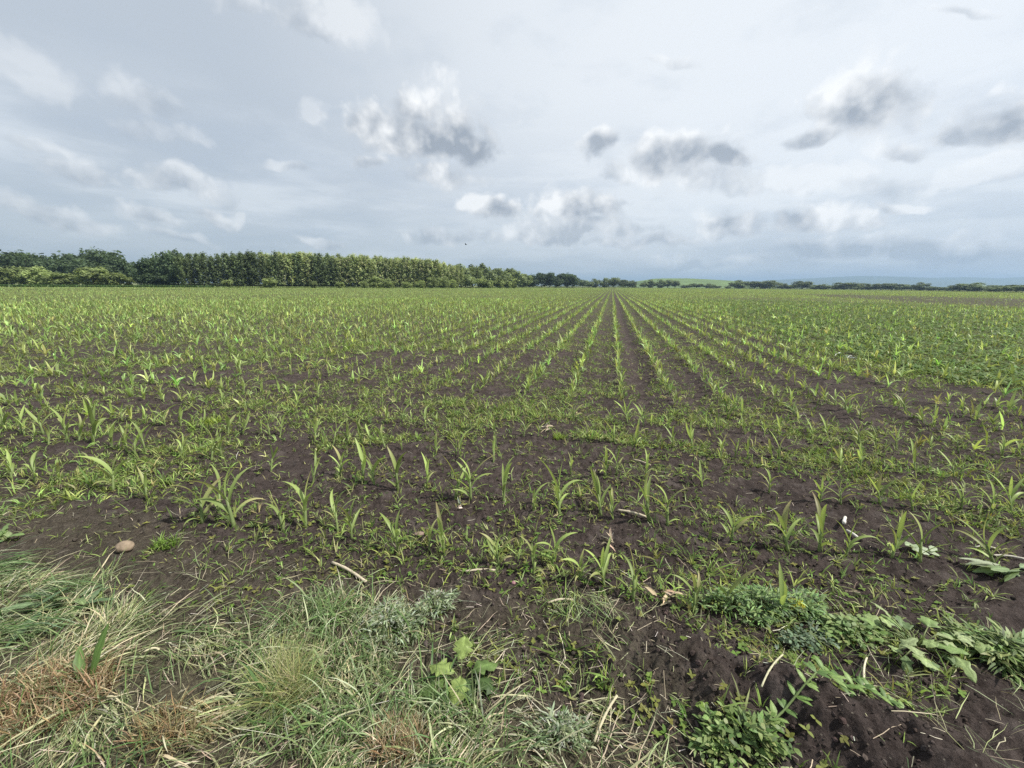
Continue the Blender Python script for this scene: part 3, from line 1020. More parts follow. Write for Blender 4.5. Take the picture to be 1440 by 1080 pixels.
# dandelion-like leaves at the left edge
lv = [(rl.uniform(-.05, .05), rl.uniform(-.03, .03), .02, rl.uniform(0, 6.28), rl.uniform(.09, .15), rl.uniform(.035, .05), rl.uniform(.1, .7), rl.uniform(.4, 1.1), rl.uniform(-.4, .4),
       [(.16, .24, .08), (.1, .18, .06), (.24, .3, .14)][i % 3]) for i in range(10)]
leafy_plant('dandelion_rosette', 8, 762, lv, 'green rosette of narrow toothed leaves cut by the left edge', lobes=4, wr=.06)
# upright dock leaf
leafy_plant('dock_plant', 128, 965, [(.0, .0, .01, 1.1, .23, .045, 1.25, .25, .9, (.10, .17, .045)), (-.03, -.01, .01, 2.2, .15, .04, 1.0, .6, .7, (.09, .15, .04)),
                                     (.0, .03, .005, 2.9, .12, .035, .5, .6, .3, (.08, .14, .045))],
            'dark green dock plant with one upright blade behind the rusty dead grass', lobes=0, wr=.03)
# leafy weeds by the left heap of grass
lv = [(rl.uniform(-.14, .14), rl.uniform(-.06, .06), .05, rl.uniform(0, 6.28), rl.uniform(.10, .2), rl.uniform(.03, .05), rl.uniform(-.1, .5), rl.uniform(.3, 1.0), rl.uniform(-.4, .4),
       [(.10, .16, .075), (.14, .2, .10), (.2, .27, .11)][i % 3]) for i in range(14)]
leafy_plant('dock_plant', 95, 860, lv, 'flattened dock with long dull leaves in the dark cut grass at left', lobes=0, wr=.04)


def feathery(name, px, py, rx, ry, hgt, n, cols, label, lw=(.010, .018), ll=(.02, .04), p=None):
    cx, cy = gp(px, py); zc = float(H(cx, cy))
    root = empty(name, (cx, cy, zc), label, 'weed')
    lf, st = Acc(), Acc()
    x, y = blob_pts(n, px, py, rx, ry); x -= cx; y -= cy
    an = np.arctan2(y / ry, x / rx); so_ = rng.uniform(0, 6, 3)
    wob = 1 + .28 * np.sin(2 * an + so_[0]) + .2 * np.sin(5 * an + so_[1])
    x = x * wob; y = y * wob
    fr = np.clip(1 - np.hypot(x / rx, y / ry) / wob, 0, 1) * np.clip(.8 + .9 * fbm(x * 14 + so_[2] * 9, y * 14, 2), .05, 1.4)
    z = hgt * np.sqrt(fr) * rng.uniform(.35, 1.05, n) + .012 + (H(x + cx, y + cy) - zc)
    for k in range(4):
        ribbons(lf, np.stack([x, y, z], -1) + rng.normal(0, .008, (n, 3)), np.arctan2(y, x) + rng.normal(0, 1.0, n), rng.uniform(*ll, n), rng.uniform(*lw, n),
                rng.uniform(-.2, .8, n), rng.uniform(.2, 1.0, n), 3, pick(cols, n, p), prof='leaf', roll=rng.normal(0, .4, n))
    for i in range(0, n, max(1, n // 26)):
        tube(st, [(x[i] * .1, y[i] * .1, 0), (x[i] * .6, y[i] * .6, z[i] * .8), (x[i], y[i], z[i])], [.002, .0016, .0012], (.18, .24, .1), 5)
    lf.obj('leaves', MAT_LEAF, root); st.obj('stems', MAT_LEAF, root)
    return root


feathery('feathery_weed', 1072, 862, .27, .12, .11, 430, [(.16, .25, .085), (.22, .32, .11), (.13, .19, .09)], 'bushy green feathery weed among the corn at lower right', (.006, .012), (.02, .045))
feathery('feathery_weed', 1128, 908, .12, .05, .04, 90, [(.12, .17, .10), (.15, .21, .13)], 'small dark bluish creeping weed below the yellow flowers', (.008, .016), (.018, .03))
feathery('leafy_weed', 1195, 898, .15, .06, .05, 150, [(.2, .27, .1), (.15, .22, .075)], 'low pale leafy weed between the yellow flowers and the wilted plant', (.012, .022), (.02, .035))
feathery('leafy_weed', 1035, 1066, .16, .055, .08, 150, [(.15, .22, .065), (.10, .16, .05), (.22, .28, .1)], 'bright leafy weed at the bottom edge below the soil heap', (.009, .018), (.02, .04))
feathery('leafy_weed', 1400, 925, .17, .09, .09, 190, [(.17, .24, .08), (.11, .17, .055), (.24, .29, .11)], 'tangled yellow-green weed at the right edge beyond the wilted plant', (.008, .014), (.04, .08))
# ground creeper with paired leaves
cx, cy = gp(1130, 1045); zc = float(H(cx, cy))
root = empty('creeper', (cx, cy, zc), 'creeping vine with paired leaves across the foot of the soil heap', 'vine')
lf, st = Acc(), Acc()
P = []
for i in range(17):
    q = i / 16
    px, py = 1070 + 190 * q, 1058 - 62 * math.sin(q * 2.3) + 16 * q
    gx, gy = gp(px, py)
    P.append((gx - cx, gy - cy, float(H(gx, gy)) - zc + .02 + .035 * math.sin(q * 3.1)))
tube(st, P, np.linspace(.004, .002, 17), (.2, .27, .1), 6)
for i, p in enumerate(P):
    for sgn in (-1, 1):
        for k in range(2):
            broad_leaf(lf, (p[0], p[1], p[2]), random.uniform(0, .7) + sgn * random.uniform(.8, 1.7), random.uniform(.035, .055), random.uniform(.015, .022), random.uniform(.1, .8), .7,
                       [(.14, .23, .06), (.2, .29, .09), (.1, .17, .05)][i % 3], 0, .03, 0, 5, 6)
lf.obj('leaves', MAT_LEAF, root); st.obj('stem', MAT_LEAF, root)

# yellow flowers
cx, cy = gp(1128, 880); zc = float(H(cx, cy))
root = empty('yellow_flower', (cx, cy, zc), 'drooping yellow flower head on a pale bent stalk beside the feathery weed', 'flower')
fl, st = Acc(), Acc()
n = 420
q = rng.normal(0, 1, (n, 3)); q /= np.linalg.norm(q, axis=1)[:, None]
q = q * np.array([.040, .028, .022]) * rng.uniform(.5, 1, (n, 1)) + np.array([-.01, .05, .055])
ribbons(fl, q, rng.uniform(0, 6.28, n), rng.uniform(.008, .016, n), rng.uniform(.004, .008, n), rng.uniform(-.4, 1.3, n), .5, 2, pick([(.42, .42, .03), (.34, .38, .05), (.5, .46, .05)], n), prof='leaf')
tube(st, [(.02, -.05, .006), (.012, -.01, .03), (.0, .03, .06), (-.01, .05, .055)], [.003, .0032, .003, .0025], (.5, .5, .3), 7)
fl.obj('flower_head', MAT_LEAF, root); st.obj('stalk', MAT_LEAF, root)


# plants with grey leaves and small white flowers
def white_weed(px, py, rx, ry, n, label):
    root = feathery('white_flower_weed', px, py, rx, ry, .09, n, [(.20, .25, .13), (.14, .19, .09), (.33, .37, .25)], label, (.003, .008), (.02, .045))
    fl = Acc(); m = n // 2
    a = rng.uniform(0, 6.28, m); r = np.sqrt(rng.random(m))
    x, y = np.cos(a) * r * rx, np.sin(a) * r * ry
    z = .09 * np.sqrt(np.clip(1 - r, 0, 1)) + .022
    for k in range(6):
        ribbons(fl, np.stack([x, y, z], -1), k * 1.047 + rng.normal(0, .3, m), rng.uniform(.005, .012, m), rng.uniform(.004, .007, m), rng.uniform(0, .9, m), .3, 1, (.62, .64, .56), prof='leaf')
    fl.obj('blossoms', MAT_LEAF, root)


white_weed(548, 885, .16, .13, 170, 'grey-leaved weed with small white flowers in the middle of the cut grass')
white_weed(612, 862, .10, .08, 90, 'small grey-leaved weed with white buds beside the bare crumbly soil')
white_weed(788, 1035, .10, .06, 80, 'grey-leaved weed with white buds at the bottom edge, right of the middle')


# ------------------------------------------------------------------ stones, sticks, scraps
def stone(px, py, sx, sy, sz, col, label, sink=.3, rz=0.):
    cx, cy = gp(px, py)
    nu, nv = 22, 14
    th = np.linspace(0, 2 * np.pi, nu, endpoint=False); ph = np.linspace(0, np.pi, nv)
    Tt, Pp = np.meshgrid(th, ph)
    d = np.stack([np.sin(Pp) * np.cos(Tt), np.sin(Pp) * np.sin(Tt), np.cos(Pp)], -1)
    o_ = rng.uniform(0, 50)
    rr = 1 + .16 * fbm(d[..., 0] * 1.6 + o_, d[..., 1] * 1.6 + d[..., 2] * 1.3, 3) + .1 * fbm(d[..., 2] * 2.2 + o_, d[..., 0] * 2.2, 2)
    V = d * rr[..., None] * np.array([sx, sy, sz])
    i = np.arange(nv - 1)[:, None] * nu; j = np.arange(nu)[None]; j2 = (j + 1) % nu
    Q = np.stack([i + j, i + nu + j, i + nu + j2, i + j2], -1)
    a = Acc(); a.add(V, Q, col)
    o = a.obj('stone', MAT_STONE); o.location = (cx, cy, float(H(cx, cy)) + sz * (1 - 2 * sink)); o.rotation_euler = (.15, .1, rz)
    tag(o, label, 'stone')


stone(177, 776, .046, .038, .034, (.24, .185, .13), 'round brown stone on the soil at the left', .1, .4)
stone(590, 757, .034, .018, .014, (.22, .16, .13), 'flat pinkish brown stone in front of the second corn row', .2, .3)
stone(722, 828, .012, .010, .010, (.30, .16, .17), 'tiny reddish pebble on the soil below the nearest corn row', .2)


def stick(px0, py0, px1, py1, rad, label, lift=.012, col=(.46, .40, .29), lift2=None, name='corn_stalk_piece', bow=.01):
    a = Acc()
    x0, y0 = gp(px0, py0); x1, y1 = gp(px1, py1)
    cx, cy = (x0 + x1) / 2, (y0 + y1) / 2
    zc = float(H(cx, cy))
    z0 = float(H(x0, y0)) + lift; z1 = float(H(x1, y1)) + (lift if lift2 is None else lift2)
    pts = []
    for k in range(9):
        q = k / 8
        pts.append((x0 + (x1 - x0) * q - cx, y0 + (y1 - y0) * q - cy + bow * math.sin(q * 3.1), max(z0 + (z1 - z0) * q + bow * .4 * math.sin(q * 3.1), zc + .004 + rad * .5) - zc))
    rs = np.full(9, rad) * (1 + rng.normal(0, .07, 9)); rs[3] *= 1.18; rs[6] *= 1.12
    tube(a, pts, rs, col, 8)
    o = a.obj(name, MAT_STRAW); o.location = (cx, cy, zc)
    tag(o, label, 'dry stalk')


stick(468, 797, 515, 823, .0075, 'thick pale dry stalk poking out at the edge of the cut grass')
stick(655, 812, 697, 811, .006, 'short straight pale stalk on the soil below the nearest corn row')
stick(868, 724, 910, 734, .008, 'pale knotted dry stalk beside the tall pair of corn in the second row')
stick(890, 648, 915, 656, .006, 'thin pale stick among weeds behind the second corn row', .014)
stick(1188, 730, 1184, 748, .010, 'upright broken white stalk beside the corn on the right', .01, (.6, .57, .5), .06, bow=.002)
stick(1190, 750, 1206, 763, .008, 'short white stalk lying at the foot of the broken upright one', .012, (.58, .55, .48))
stick(1212, 982, 1216, 936, .0035, 'thin straight pale stem on the soil heap', .02, (.55, .5, .36), .02, 'straw_piece')
stick(1060, 1020, 1090, 972, .003, 'thin pale stem leaning on the left of the soil heap', .012, (.45, .43, .28), .07, 'straw_piece')
stick(835, 1048, 866, 1000, .0045, 'pale straw leaning over the cut grass near the bottom edge', .02, (.5, .45, .3), .05, 'straw_piece')
stick(1395, 782, 1440, 790, .006, 'weathered grey stalk by the right edge above the leaf heap', .012, (.45, .42, .35))
stick(1370, 773, 1398, 775, .004, 'short grey stem next to the weathered stalk at the right edge', .012, (.42, .4, .33), None, 'straw_piece')
stick(770, 855, 806, 852, .005, 'short straw piece lying on the soil in front of the corn', .012)
stick(205, 925, 226, 922, .004, 'pale stem half hidden in the cut grass at left', .03, (.5, .46, .3), None, 'straw_piece')


def crumpled(name, px, py, L, n, cols, label, cat, mat, spread=.04):
    cx, cy = gp(px, py); zc = float(H(cx, cy))
    a = Acc()
    ribbons(a, np.stack([rng.normal(0, spread, n), rng.normal(0, spread * .5, n), rng.uniform(.005, .03, n)], -1), rng.uniform(0, 6.28, n), rng.uniform(.6, 1.2, n) * L,
            rng.uniform(.01, .022, n), rng.uniform(-.1, .9, n), rng.uniform(-.3, 1.8, n), 6, pick(cols, n), None, fold=.4, roll=rng.normal(0, .8, n), prof='leaf', wig=.25, floor=np.full(n, .004))
    o = a.obj(name, mat); o.location = (cx, cy, zc)
    tag(o, label, cat)


crumpled('dry_corn_husk', 765, 606, .16, 9, [(.42, .35, .24), (.5, .44, .33)], 'crumpled tan dry leaf between the rows near the middle', 'dry leaf', MAT_STRAW)
crumpled('dry_corn_husk', 858, 768, .09, 10, [(.26, .21, .14), (.2, .17, .11), (.32, .27, .19)], 'spidery dry root tuft on the soil in front of the second row', 'dry leaf', MAT_STRAW, .02)
crumpled('dry_corn_husk', 935, 850, .09, 9, [(.36, .29, .19), (.28, .22, .14), (.44, .38, .27)], 'curled brown husk in front of the nearest corn row on the right', 'dry leaf', MAT_STRAW, .025)
crumpled('dry_corn_husk', 645, 715, .06, 5, [(.42, .38, .3)], 'small pale curled leaf between the two front rows', 'dry leaf', MAT_STRAW, .02)
crumpled('white_plastic_scrap', 1176, 503, .3, 7, [(.7, .71, .72)], 'torn white plastic scrap lying in the weeds on the right', 'plastic scrap', MAT_PLAIN, .12)
crumpled('white_plastic_scrap', 1420, 421.5, .7, 5, [(.72, .73, .72)], 'far white plastic scrap on the brown strip at right', 'plastic scrap', MAT_PLAIN, .3)

# bird
a = Acc()
bx, by, bz = at_depth(655, 344, 45)
tube(a, [(-.02, -.22, 0), (0, -.12, 0), (0, .0, .01), (0, .1, .02), (0, .17, .03), (0, .23, .02)], [.02, .05, .075, .06, .04, .006], (.05, .05, .055), 8)
for sg in (-1, 1):
    V = np.array([(sg * .03, -.09, .03), (sg * .03, .09, .03), (sg * .2, -.07, .16), (sg * .2, .10, .17), (sg * .36, -.14, .18), (sg * .36, .0, .19)], float)
    a.add(np.concatenate([V, V - np.array([0, 0, .012])]), [(0, 1, 3, 2), (2, 3, 5, 4), (6, 8, 9, 7), (8, 10, 11, 9), (0, 2, 8, 6), (2, 4, 10, 8), (1, 7, 9, 3), (3, 9, 11, 5), (4, 5, 11, 10)], (.05, .05, .055))
o = a.obj('bird', MAT_BARK); o.location = (bx, by, bz); o.rotation_euler = (.1, .2, 1.2); o.scale = (.55, .55, .55)
tag(o, 'small dark bird flying alone in the sky above the poplars', 'bird')


# ------------------------------------------------------------------ trees
def crown_cards(acc, P, N_, size, cols):
    """leaf clumps: small bent quads"""
    n = len(P)
    r1 = rng.normal(0, 1, (n, 3)); N_ = N_ + r1 * .5 + np.array([.25, -.15, .7]); N_ /= np.linalg.norm(N_, axis=1)[:, None]
    s = np.cross(N_, rng.normal(0, 1, (n, 3))); s /= np.linalg.norm(s, axis=1)[:, None]
    q = np.cross(N_, s)
    h = (size / 2)[:, None]
    a1, a2 = rng.uniform(.6, 1.2, (n, 1)), rng.uniform(.6, 1.2, (n, 1))
    V = np.stack([P - s * h * a1, P - q * h * a2 + N_ * h * .2, P + s * h, P + q * h * .9 - N_ * h * .25], 1)
    acc.add(V, np.arange(4 * n).reshape(-1, 4), np.repeat(cols, 4, 0))


def round_tree(seed, ncl=26, per=70, col=(.045, .085, .028), aspect=1.0, low=.12, card=.075):
    """unit-height broad-leaved tree: (crown mesh, trunk mesh)"""
    global rng
    keep = rng; rng = np.random.default_rng(seed)
    cr, tr = Acc(), Acc()
    tube(tr, [(0, 0, -.02), (.005, .0, .15), (-.01, .01, .35), (.01, 0, .6)], [.028, .02, .015, .006], (.10, .085, .07), 7)
    cz = (1 + low) / 2; ah = (1 - low) / 2
    for k in range(ncl):
        d = rng.normal(0, 1, 3); d /= np.linalg.norm(d)
        f = rng.uniform(.35, .8)
        prof = 1.0 if d[2] > 0 else .9
        c = np.array([d[0] * f * aspect * .5 * prof, d[1] * f * aspect * .5 * prof, cz + d[2] * f * ah])
        rad = rng.uniform(.13, .22)
        if k < 7:
            tube(tr, [(0, 0, .22 + .03 * k), tuple(c * .55 + np.array([0, 0, .12])), tuple(c)], [.009, .006, .003], (.10, .085, .07), 5)
        n = per
        g = rng.normal(0, 1, (n, 3)); g /= np.linalg.norm(g, axis=1)[:, None]
        P = c + g * rad * rng.uniform(.45, 1.08, (n, 1)) * np.array([aspect, aspect, .85])
        tone = rng.uniform(.7, 1.35)
        cr_col = np.clip(np.asarray(col)[None] * tone * np.exp(rng.normal(0, .22, (n, 1))), 0, .5)
        crown_cards(cr, P, g, rng.uniform(.6, 1.3, n) * card, cr_col)
    V = np.concatenate(cr.V); hmax = np.percentile(V[:, 2], 97.5); wmax = np.percentile(np.hypot(V[:, 0], V[:, 1]), 93)
    rng = keep
    return cr.mesh('crown', MAT_TREE), tr.mesh('trunk', MAT_BARK), hmax, wmax * 2


def poplar(seed, col=(.34, .42, .18)):
    """14 m poplar in metres"""
    global rng
    keep = rng; rng = np.random.default_rng(seed)
    cr, tr = Acc(), Acc()
    Ht = 14.0
    b = rng.normal(0, .12, 2)
    tube(tr, [(0, 0, -.3), (b[0] * .3, b[1] * .3, 4), (b[0], b[1], 9), (b[0] * 1.3, b[1] * 1.3, 13.2)], [.15, .12, .07, .02], (.20, .19, .16), 7)
    nb = 52
    for k in range(nb):
        z = 1.0 + (Ht - 1.4) * (k / nb) ** .95
        f = (z - .9) / (Ht - .9)
        rad = np.interp(f, [0, .15, .45, .8, 1], [1.4, 1.8, 1.9, 1.3, .25]) * rng.uniform(.6, 1.2)
        az = k * 2.4 + rng.normal(0, .4)
        c0 = np.array([b[0] * f, b[1] * f, z])
        c1 = c0 + np.array([math.cos(az) * rad, math.sin(az) * rad, rad * .8])
        if k % 2 == 0:
            tube(tr, [c0, (c0 + c1) / 2 - np.array([0, 0, .05]), c1], [.035, .025, .01], (.16, .15, .12), 4)
        n = 20
        q = rng.random((n, 1))
        P = c0 + (c1 - c0) * q * 1.1 + rng.normal(0, .26, (n, 3)) * np.array([1, 1, 1.1])
        tone = rng.uniform(.5, 1.45)
        cc = np.clip(np.asarray(col)[None] * tone * np.exp(rng.normal(0, .22, (n, 1))), 0, .5)
        g = P - c0; g /= np.linalg.norm(g, axis=1)[:, None] + 1e-6
        crown_cards(cr, P, g, rng.uniform(.3, .62, n), cc)
    n = 14
    P = np.stack([rng.normal(b[0], .08, n), rng.normal(b[1], .08, n), rng.uniform(Ht - .9, Ht + .5, n)], -1)
    crown_cards(cr, P, rng.normal(0, 1, (n, 3)), rng.uniform(.2, .4, n), np.repeat(np.asarray(col)[None] * 1.2, n, 0))
    rng = keep
    return cr.mesh('crown', MAT_TREE), tr.mesh('trunk', MAT_BARK)


def plant_tree(name, meshes, loc, scale, rz, label, cat, group=None):
    o = empty(name, loc, label, cat, group)
    o.scale = scale; o.rotation_euler = (0, 0, rz)
    for nm, me in zip(('crown', 'trunk'), meshes):
        c = bpy.data.objects.new(nm, me); COL.objects.link(c); c.parent = o
    return o


POP = [poplar(s) for s in range(40, 46)]
POP_SHADED = [poplar(s, (.16, .21, .095)) for s in range(50, 53)]  # same poplars with darker leaves, shade painted into their colour
# plantation: four rows along the edge, left end coloured as shaded, right end as lit
pa, pb_ = np.array(at_depth(258, 399, 150)[:2]), np.array(at_depth(650, 401, 218)[:2])
tv = (pb_ - pa); Lp = np.linalg.norm(tv); tv /= Lp; nv_ = np.array([-tv[1], tv[0]])
np_ = int(Lp / 2.35)
for rw in range(4):
    for i in range(np_ + 1):
        q = i / np_
        p = pa + tv * (i * 2.35 + random.gauss(0, .25)) + nv_ * (rw * 3.0 + random.gauss(0, .25))
        pxq = 258 + (650 - 258) * q
        s = at_depth(pxq, float(np.interp(pxq, [258, 330, 430, 540, 600, 628, 650], [357, 353, 356, 361, 364, 369, 377])), float(p[1]))[2] / 14.2 * random.uniform(.86, 1.04)
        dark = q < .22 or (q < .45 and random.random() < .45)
        me = random.choice(POP_SHADED if dark else POP)
        if rw == 0 and i == 0:
            lab = 'leftmost poplar of the plantation front, next to the dark round trees'
        elif rw == 0 and i == np_:
            lab = 'rightmost poplar of the plantation front, where the row steps down'
        else:
            lab = ('slender poplar in the front row of the dense plantation beyond the field', 'slender poplar in the second row, behind the plantation front',
                   'poplar deep in the plantation, third row back', 'poplar at the back of the plantation, only its top showing')[rw]
        w = random.uniform(1.0, 1.45)
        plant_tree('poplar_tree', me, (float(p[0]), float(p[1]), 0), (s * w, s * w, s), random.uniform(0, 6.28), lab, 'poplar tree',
                   ('poplars in the plantation front row', 'poplars in the second row', 'poplars in the third row', 'poplars in the back row')[rw])

RND_D = [round_tree(s, 30, 75, (.085, .125, .06), 1.0, .02) for s in (60, 61, 62, 63)]       # dark oak-like
RND_M = [round_tree(s, 28, 75, (.20, .25, .11), 1.0, .02) for s in (70, 71, 72)]            # mid green
BUSH = [round_tree(s, 22, 80, (.23, .285, .11), 1.0, -.05, .085) for s in (80, 81, 82)]   # pale bushes
FARB = [round_tree(s, 20, 60, (.15, .19, .10), 1.0, -.05, .09) for s in (90, 91, 92)]     # hedgerow


def tree_at(kind, px, ytop, wpx, Y, name, label, cat, group=None):
    ms = random.choice(kind)
    x, y, z = at_depth(px, ytop, Y)
    wd = wpx * (1.05 if kind is BUSH else 1.2 if kind is RND_D else 1.4) / (F / math.cos(PITCH)) * Y * math.sqrt(1 + (x / Y) ** 2) ** .0
    sc_z = z / ms[2]; sc_w = wd / ms[3]
    return plant_tree(name, ms[:2], (x, y, 0), (sc_w, sc_w, sc_z), random.uniform(0, 6.28), label, cat, group)


def band(specs, kind, name, noun, cat, group):
    specs = sorted(specs)
    for i, (px, yt, w, Y) in enumerate(specs):
        tree_at(kind, px, yt, w, Y, name, f'{noun}, {ordinal(i, len(specs))}', cat, group)


band([(-60, 357, 40, 195), (-25, 358, 34, 195), (5, 358, 30, 190), (22, 357, 26, 200), (45, 361, 26, 205), (33, 366, 24, 185), (62, 362, 24, 200), (80, 363, 24, 196), (72, 370, 24, 185), (98, 360, 34, 190),
      (112, 366, 28, 182), (126, 354, 28, 192), (146, 356, 32, 190), (160, 362, 22, 186), (172, 368, 22, 188), (188, 371, 16, 215), (56, 370, 22, 190), (140, 372, 26, 181)],
     RND_D, 'round_tree', 'dark round tree of the far wood on the left', 'tree', 'dark round trees of the left wood')
band([(-30, 376, 36, 150), (4, 377, 30, 150), (30, 378, 26, 152), (46, 377, 24, 150), (62, 384, 20, 150), (80, 385, 24, 150), (98, 386, 20, 152), (126, 377, 36, 150), (150, 386, 22, 152), (163, 385, 26, 152), (180, 391, 14, 155)],
     BUSH, 'bush', 'pale green bush in front of the dark left wood', 'bush', 'pale bushes in front of the left wood')
band([(206, 366, 28, 160), (222, 363, 26, 162), (236, 359, 24, 158), (248, 356, 22, 157), (200, 380, 18, 158), (214, 384, 20, 155), (228, 385, 20, 155), (242, 384, 18, 154)], RND_D, 'round_tree', 'dark tree at the left end of the poplar plantation', 'tree',
     'dark trees at the left end of the plantation')
band([(318, 394, 13, 152), (378, 392, 20, 150), (440, 396, 10, 158), (478, 397, 12, 165), (512, 396, 11, 172), (527, 390, 18, 178), (545, 393, 16, 176), (572, 397, 14, 180), (608, 391, 16, 192), (624, 392, 16, 194), (636, 394, 14, 198), (592, 395, 14, 190)],
     BUSH, 'bush', 'rounded bush at the foot of the poplars', 'bush', 'bushes at the foot of the poplars')
band([(648, 374, 20, 232), (664, 376, 22, 236), (682, 375, 20, 250), (654, 386, 20, 225), (640, 378, 16, 226)], RND_M, 'round_tree', 'bright tree where the poplar plantation ends', 'tree',
     'bright trees at the end of the plantation')
band([(698, 379, 20, 275), (712, 381, 22, 285), (724, 381, 20, 290), (736, 386, 16, 298), (706, 388, 18, 270)], RND_M, 'round_tree', 'mid-green tree right of the plantation end', 'tree', 'mid-green trees right of the plantation')
band([(678, 393, 16, 218), (687, 395, 14, 216), (702, 394, 16, 222), (714, 396, 14, 224), (722, 397, 10, 226)], BUSH, 'bush', 'pale rounded bush in front of the mid-green trees', 'bush',
     'pale bushes in front of the mid-green trees')
band([(750, 387, 18, 330), (762, 385, 18, 335), (774, 385, 20, 335), (788, 386, 16, 338), (798, 386, 18, 340), (806, 387, 14, 342), (744, 389, 14, 330), (782, 391, 16, 328)], RND_D, 'round_tree',
     'dark tree in the clump left of the row ends', 'tree', 'dark trees left of the row ends')
band([(820, 394, 10, 420), (836, 393, 12, 424), (851, 392, 14, 425), (864, 391, 15, 428), (878, 394, 13, 430), (890, 395, 9, 430), (829, 397, 10, 415)], FARB, 'round_tree',
     'small distant tree at the far end of the corn rows', 'tree', 'small trees at the end of the corn rows')
band([(916, 394, 12, 470), (928, 394, 13, 475), (940, 394, 12, 478), (950, 395, 10, 480), (906, 398, 8, 465), (980, 399, 14, 470), (996, 399, 12, 472), (964, 401, 12, 470), (1008, 402, 10, 472)], FARB, 'bush',
     'grey-green bush in front of the low green hill', 'bush', 'bushes in front of the low hill')
HED = [(1024, 402, 10, 470), (1040, 395, 17, 440), (1062, 396, 15, 440), (1084, 395, 17, 430), (1101, 399, 12, 430), (1074, 401, 10, 436), (1130, 396, 17, 410), (1112, 401, 12, 425), (1146, 401, 12, 405), (1160, 400, 14, 400), (1174, 400, 12, 400),
       (1188, 398, 22, 380), (1203, 401, 12, 385), (1214, 399, 14, 385), (1226, 401, 12, 380), (1240, 399, 16, 375), (1256, 399, 14, 370), (1270, 400, 14, 365), (1283, 402, 12, 360), (1296, 398, 13, 345),
       (1308, 403, 12, 345), (1322, 404, 10, 340), (1334, 404, 10, 335), (1352, 400, 20, 300), (1374, 398.5, 24, 290), (1366, 404, 12, 290), (1398, 402, 18, 270), (1414, 402, 16, 260), (1432, 401, 20, 240), (1450, 401, 24, 230), (1480, 401, 26, 220), (1520, 402, 26, 210)]
HED = sorted(HED)
band(HED[:16], FARB, 'round_tree', 'hedgerow tree on the horizon before the blue hills, left half', 'tree', 'hedgerow trees, left half')
band(HED[16:], FARB, 'round_tree', 'hedgerow tree on the horizon at far right', 'tree', 'hedgerow trees at far right')

# far woods behind the single trees: one mass
fw = Acc()
pts = []
for px in np.arange(655, 1700, 1.6):
    if 895 < px < 1035: continue
    Y = np.interp(px, [655, 740, 815, 1030, 1200, 1440, 1700], [290, 380, 480, 560, 480, 300, 230]) + random.uniform(0, 40)
    top = np.interp(px, [655, 740, 815, 890, 1040, 1300, 1330, 1440, 1700], [388, 394, 398, 399, 402, 403, 405.5, 405, 405]) + random.uniform(-1.5, 1.5)
    x, y, z = at_depth(px, top, Y)
    n = 24
    P = np.stack([rng.normal(x, 2, n), rng.normal(y, 2, n), rng.uniform(0, max(1.5, z), n)], -1)
    crown_cards(fw, P, rng.normal(0, 1, (n, 3)), rng.uniform(.8, 1.6, n), vary((.12, .155, .085), n, .3))
tag(fw.obj('distant_woods', MAT_TREE), 'low continuous line of far woods on the right horizon', 'woods', kind='stuff')

# grass margins at the edge of the crop, and a shade band under the poplars
mg = Acc()


def margin(p0, p1, w0, w1, n, hgt, col, wid):
    px = rng.uniform(p0, p1, n)
    sl = np.array([(lambda d: d[0] / d[1])(ray(p, 402)) for p in px])
    Y = np.interp(sl, _eslope, _edp) + rng.uniform(w0, w1, n)
    X = sl * Y
    ribbons(mg, np.stack([X, Y, np.zeros(n)], -1), rng.uniform(0, 6.28, n), rng.uniform(.6, 1.1, n) * hgt, rng.uniform(.6, 1.3, n) * wid, rng.uniform(.9, 1.5, n), rng.uniform(.1, .9, n), 2, vary(col, n, .22), None)


margin(-200, 300, 1, 5, 16000, .9, (.07, .125, .03), .25)
margin(-200, 330, 6, 22, 12000, .55, (.27, .27, .13), .25)
margin(300, 760, .5, 7, 16000, .7, (.16, .21, .07), .3)
margin(195, 650, 9, 22, 9000, 1.5, (.05, .075, .03), .5)  # added undergrowth, its dark colour standing in for shade at the poplar feet
margin(740, 1440, .5, 10, 12000, .6, (.16, .19, .06), .5)
tag(mg.obj('margin_grass', MAT_GRASS), 'strip of long grass along the far edge of the crop', 'grass', kind='stuff')


# ------------------------------------------------------------------ hills
def hill(name, prof, Y, depth, mat_col, rough_tex=True):
    """ridge whose skyline passes through the given pixels, sloping down on both sides"""
    xs, zs = [], []
    for (px, py) in prof:
        x, y, z = at_depth(px, py, Y); xs.append(x); zs.append(max(z, -1))
    nx, ny = 160, 24
    X = np.linspace(xs[0], xs[-1], nx); Z = np.interp(X, xs, zs)
    t = np.linspace(-1, 1, ny)
    XX = np.repeat(X[None], ny, 0); YY = Y + depth * t[:, None] + 0 * XX
    ZZ = Z[None] * (1 - np.abs(t)[:, None] ** 1.7) - .5 + .04 * Z[None] * fbm(XX / depth * 3, YY / depth * 3, 3)
    i = np.arange(ny - 1)[:, None] * nx; j = np.arange(nx - 1)[None]
    Q = np.stack([i + j, i + j + 1, i + nx + j + 1, i + nx + j], -1)
    C = np.asarray(mat_col)[None] * np.exp(.35 * fbm(XX / depth * 6, YY / depth * 9, 4)).reshape(-1, 1)
    a = Acc(); a.add(np.stack([XX, YY, ZZ], -1).reshape(-1, 3), Q, C)
    tag(a.obj(name, plain_mat(name + '_cover', .95, .02, .3, 0)), kind='structure')


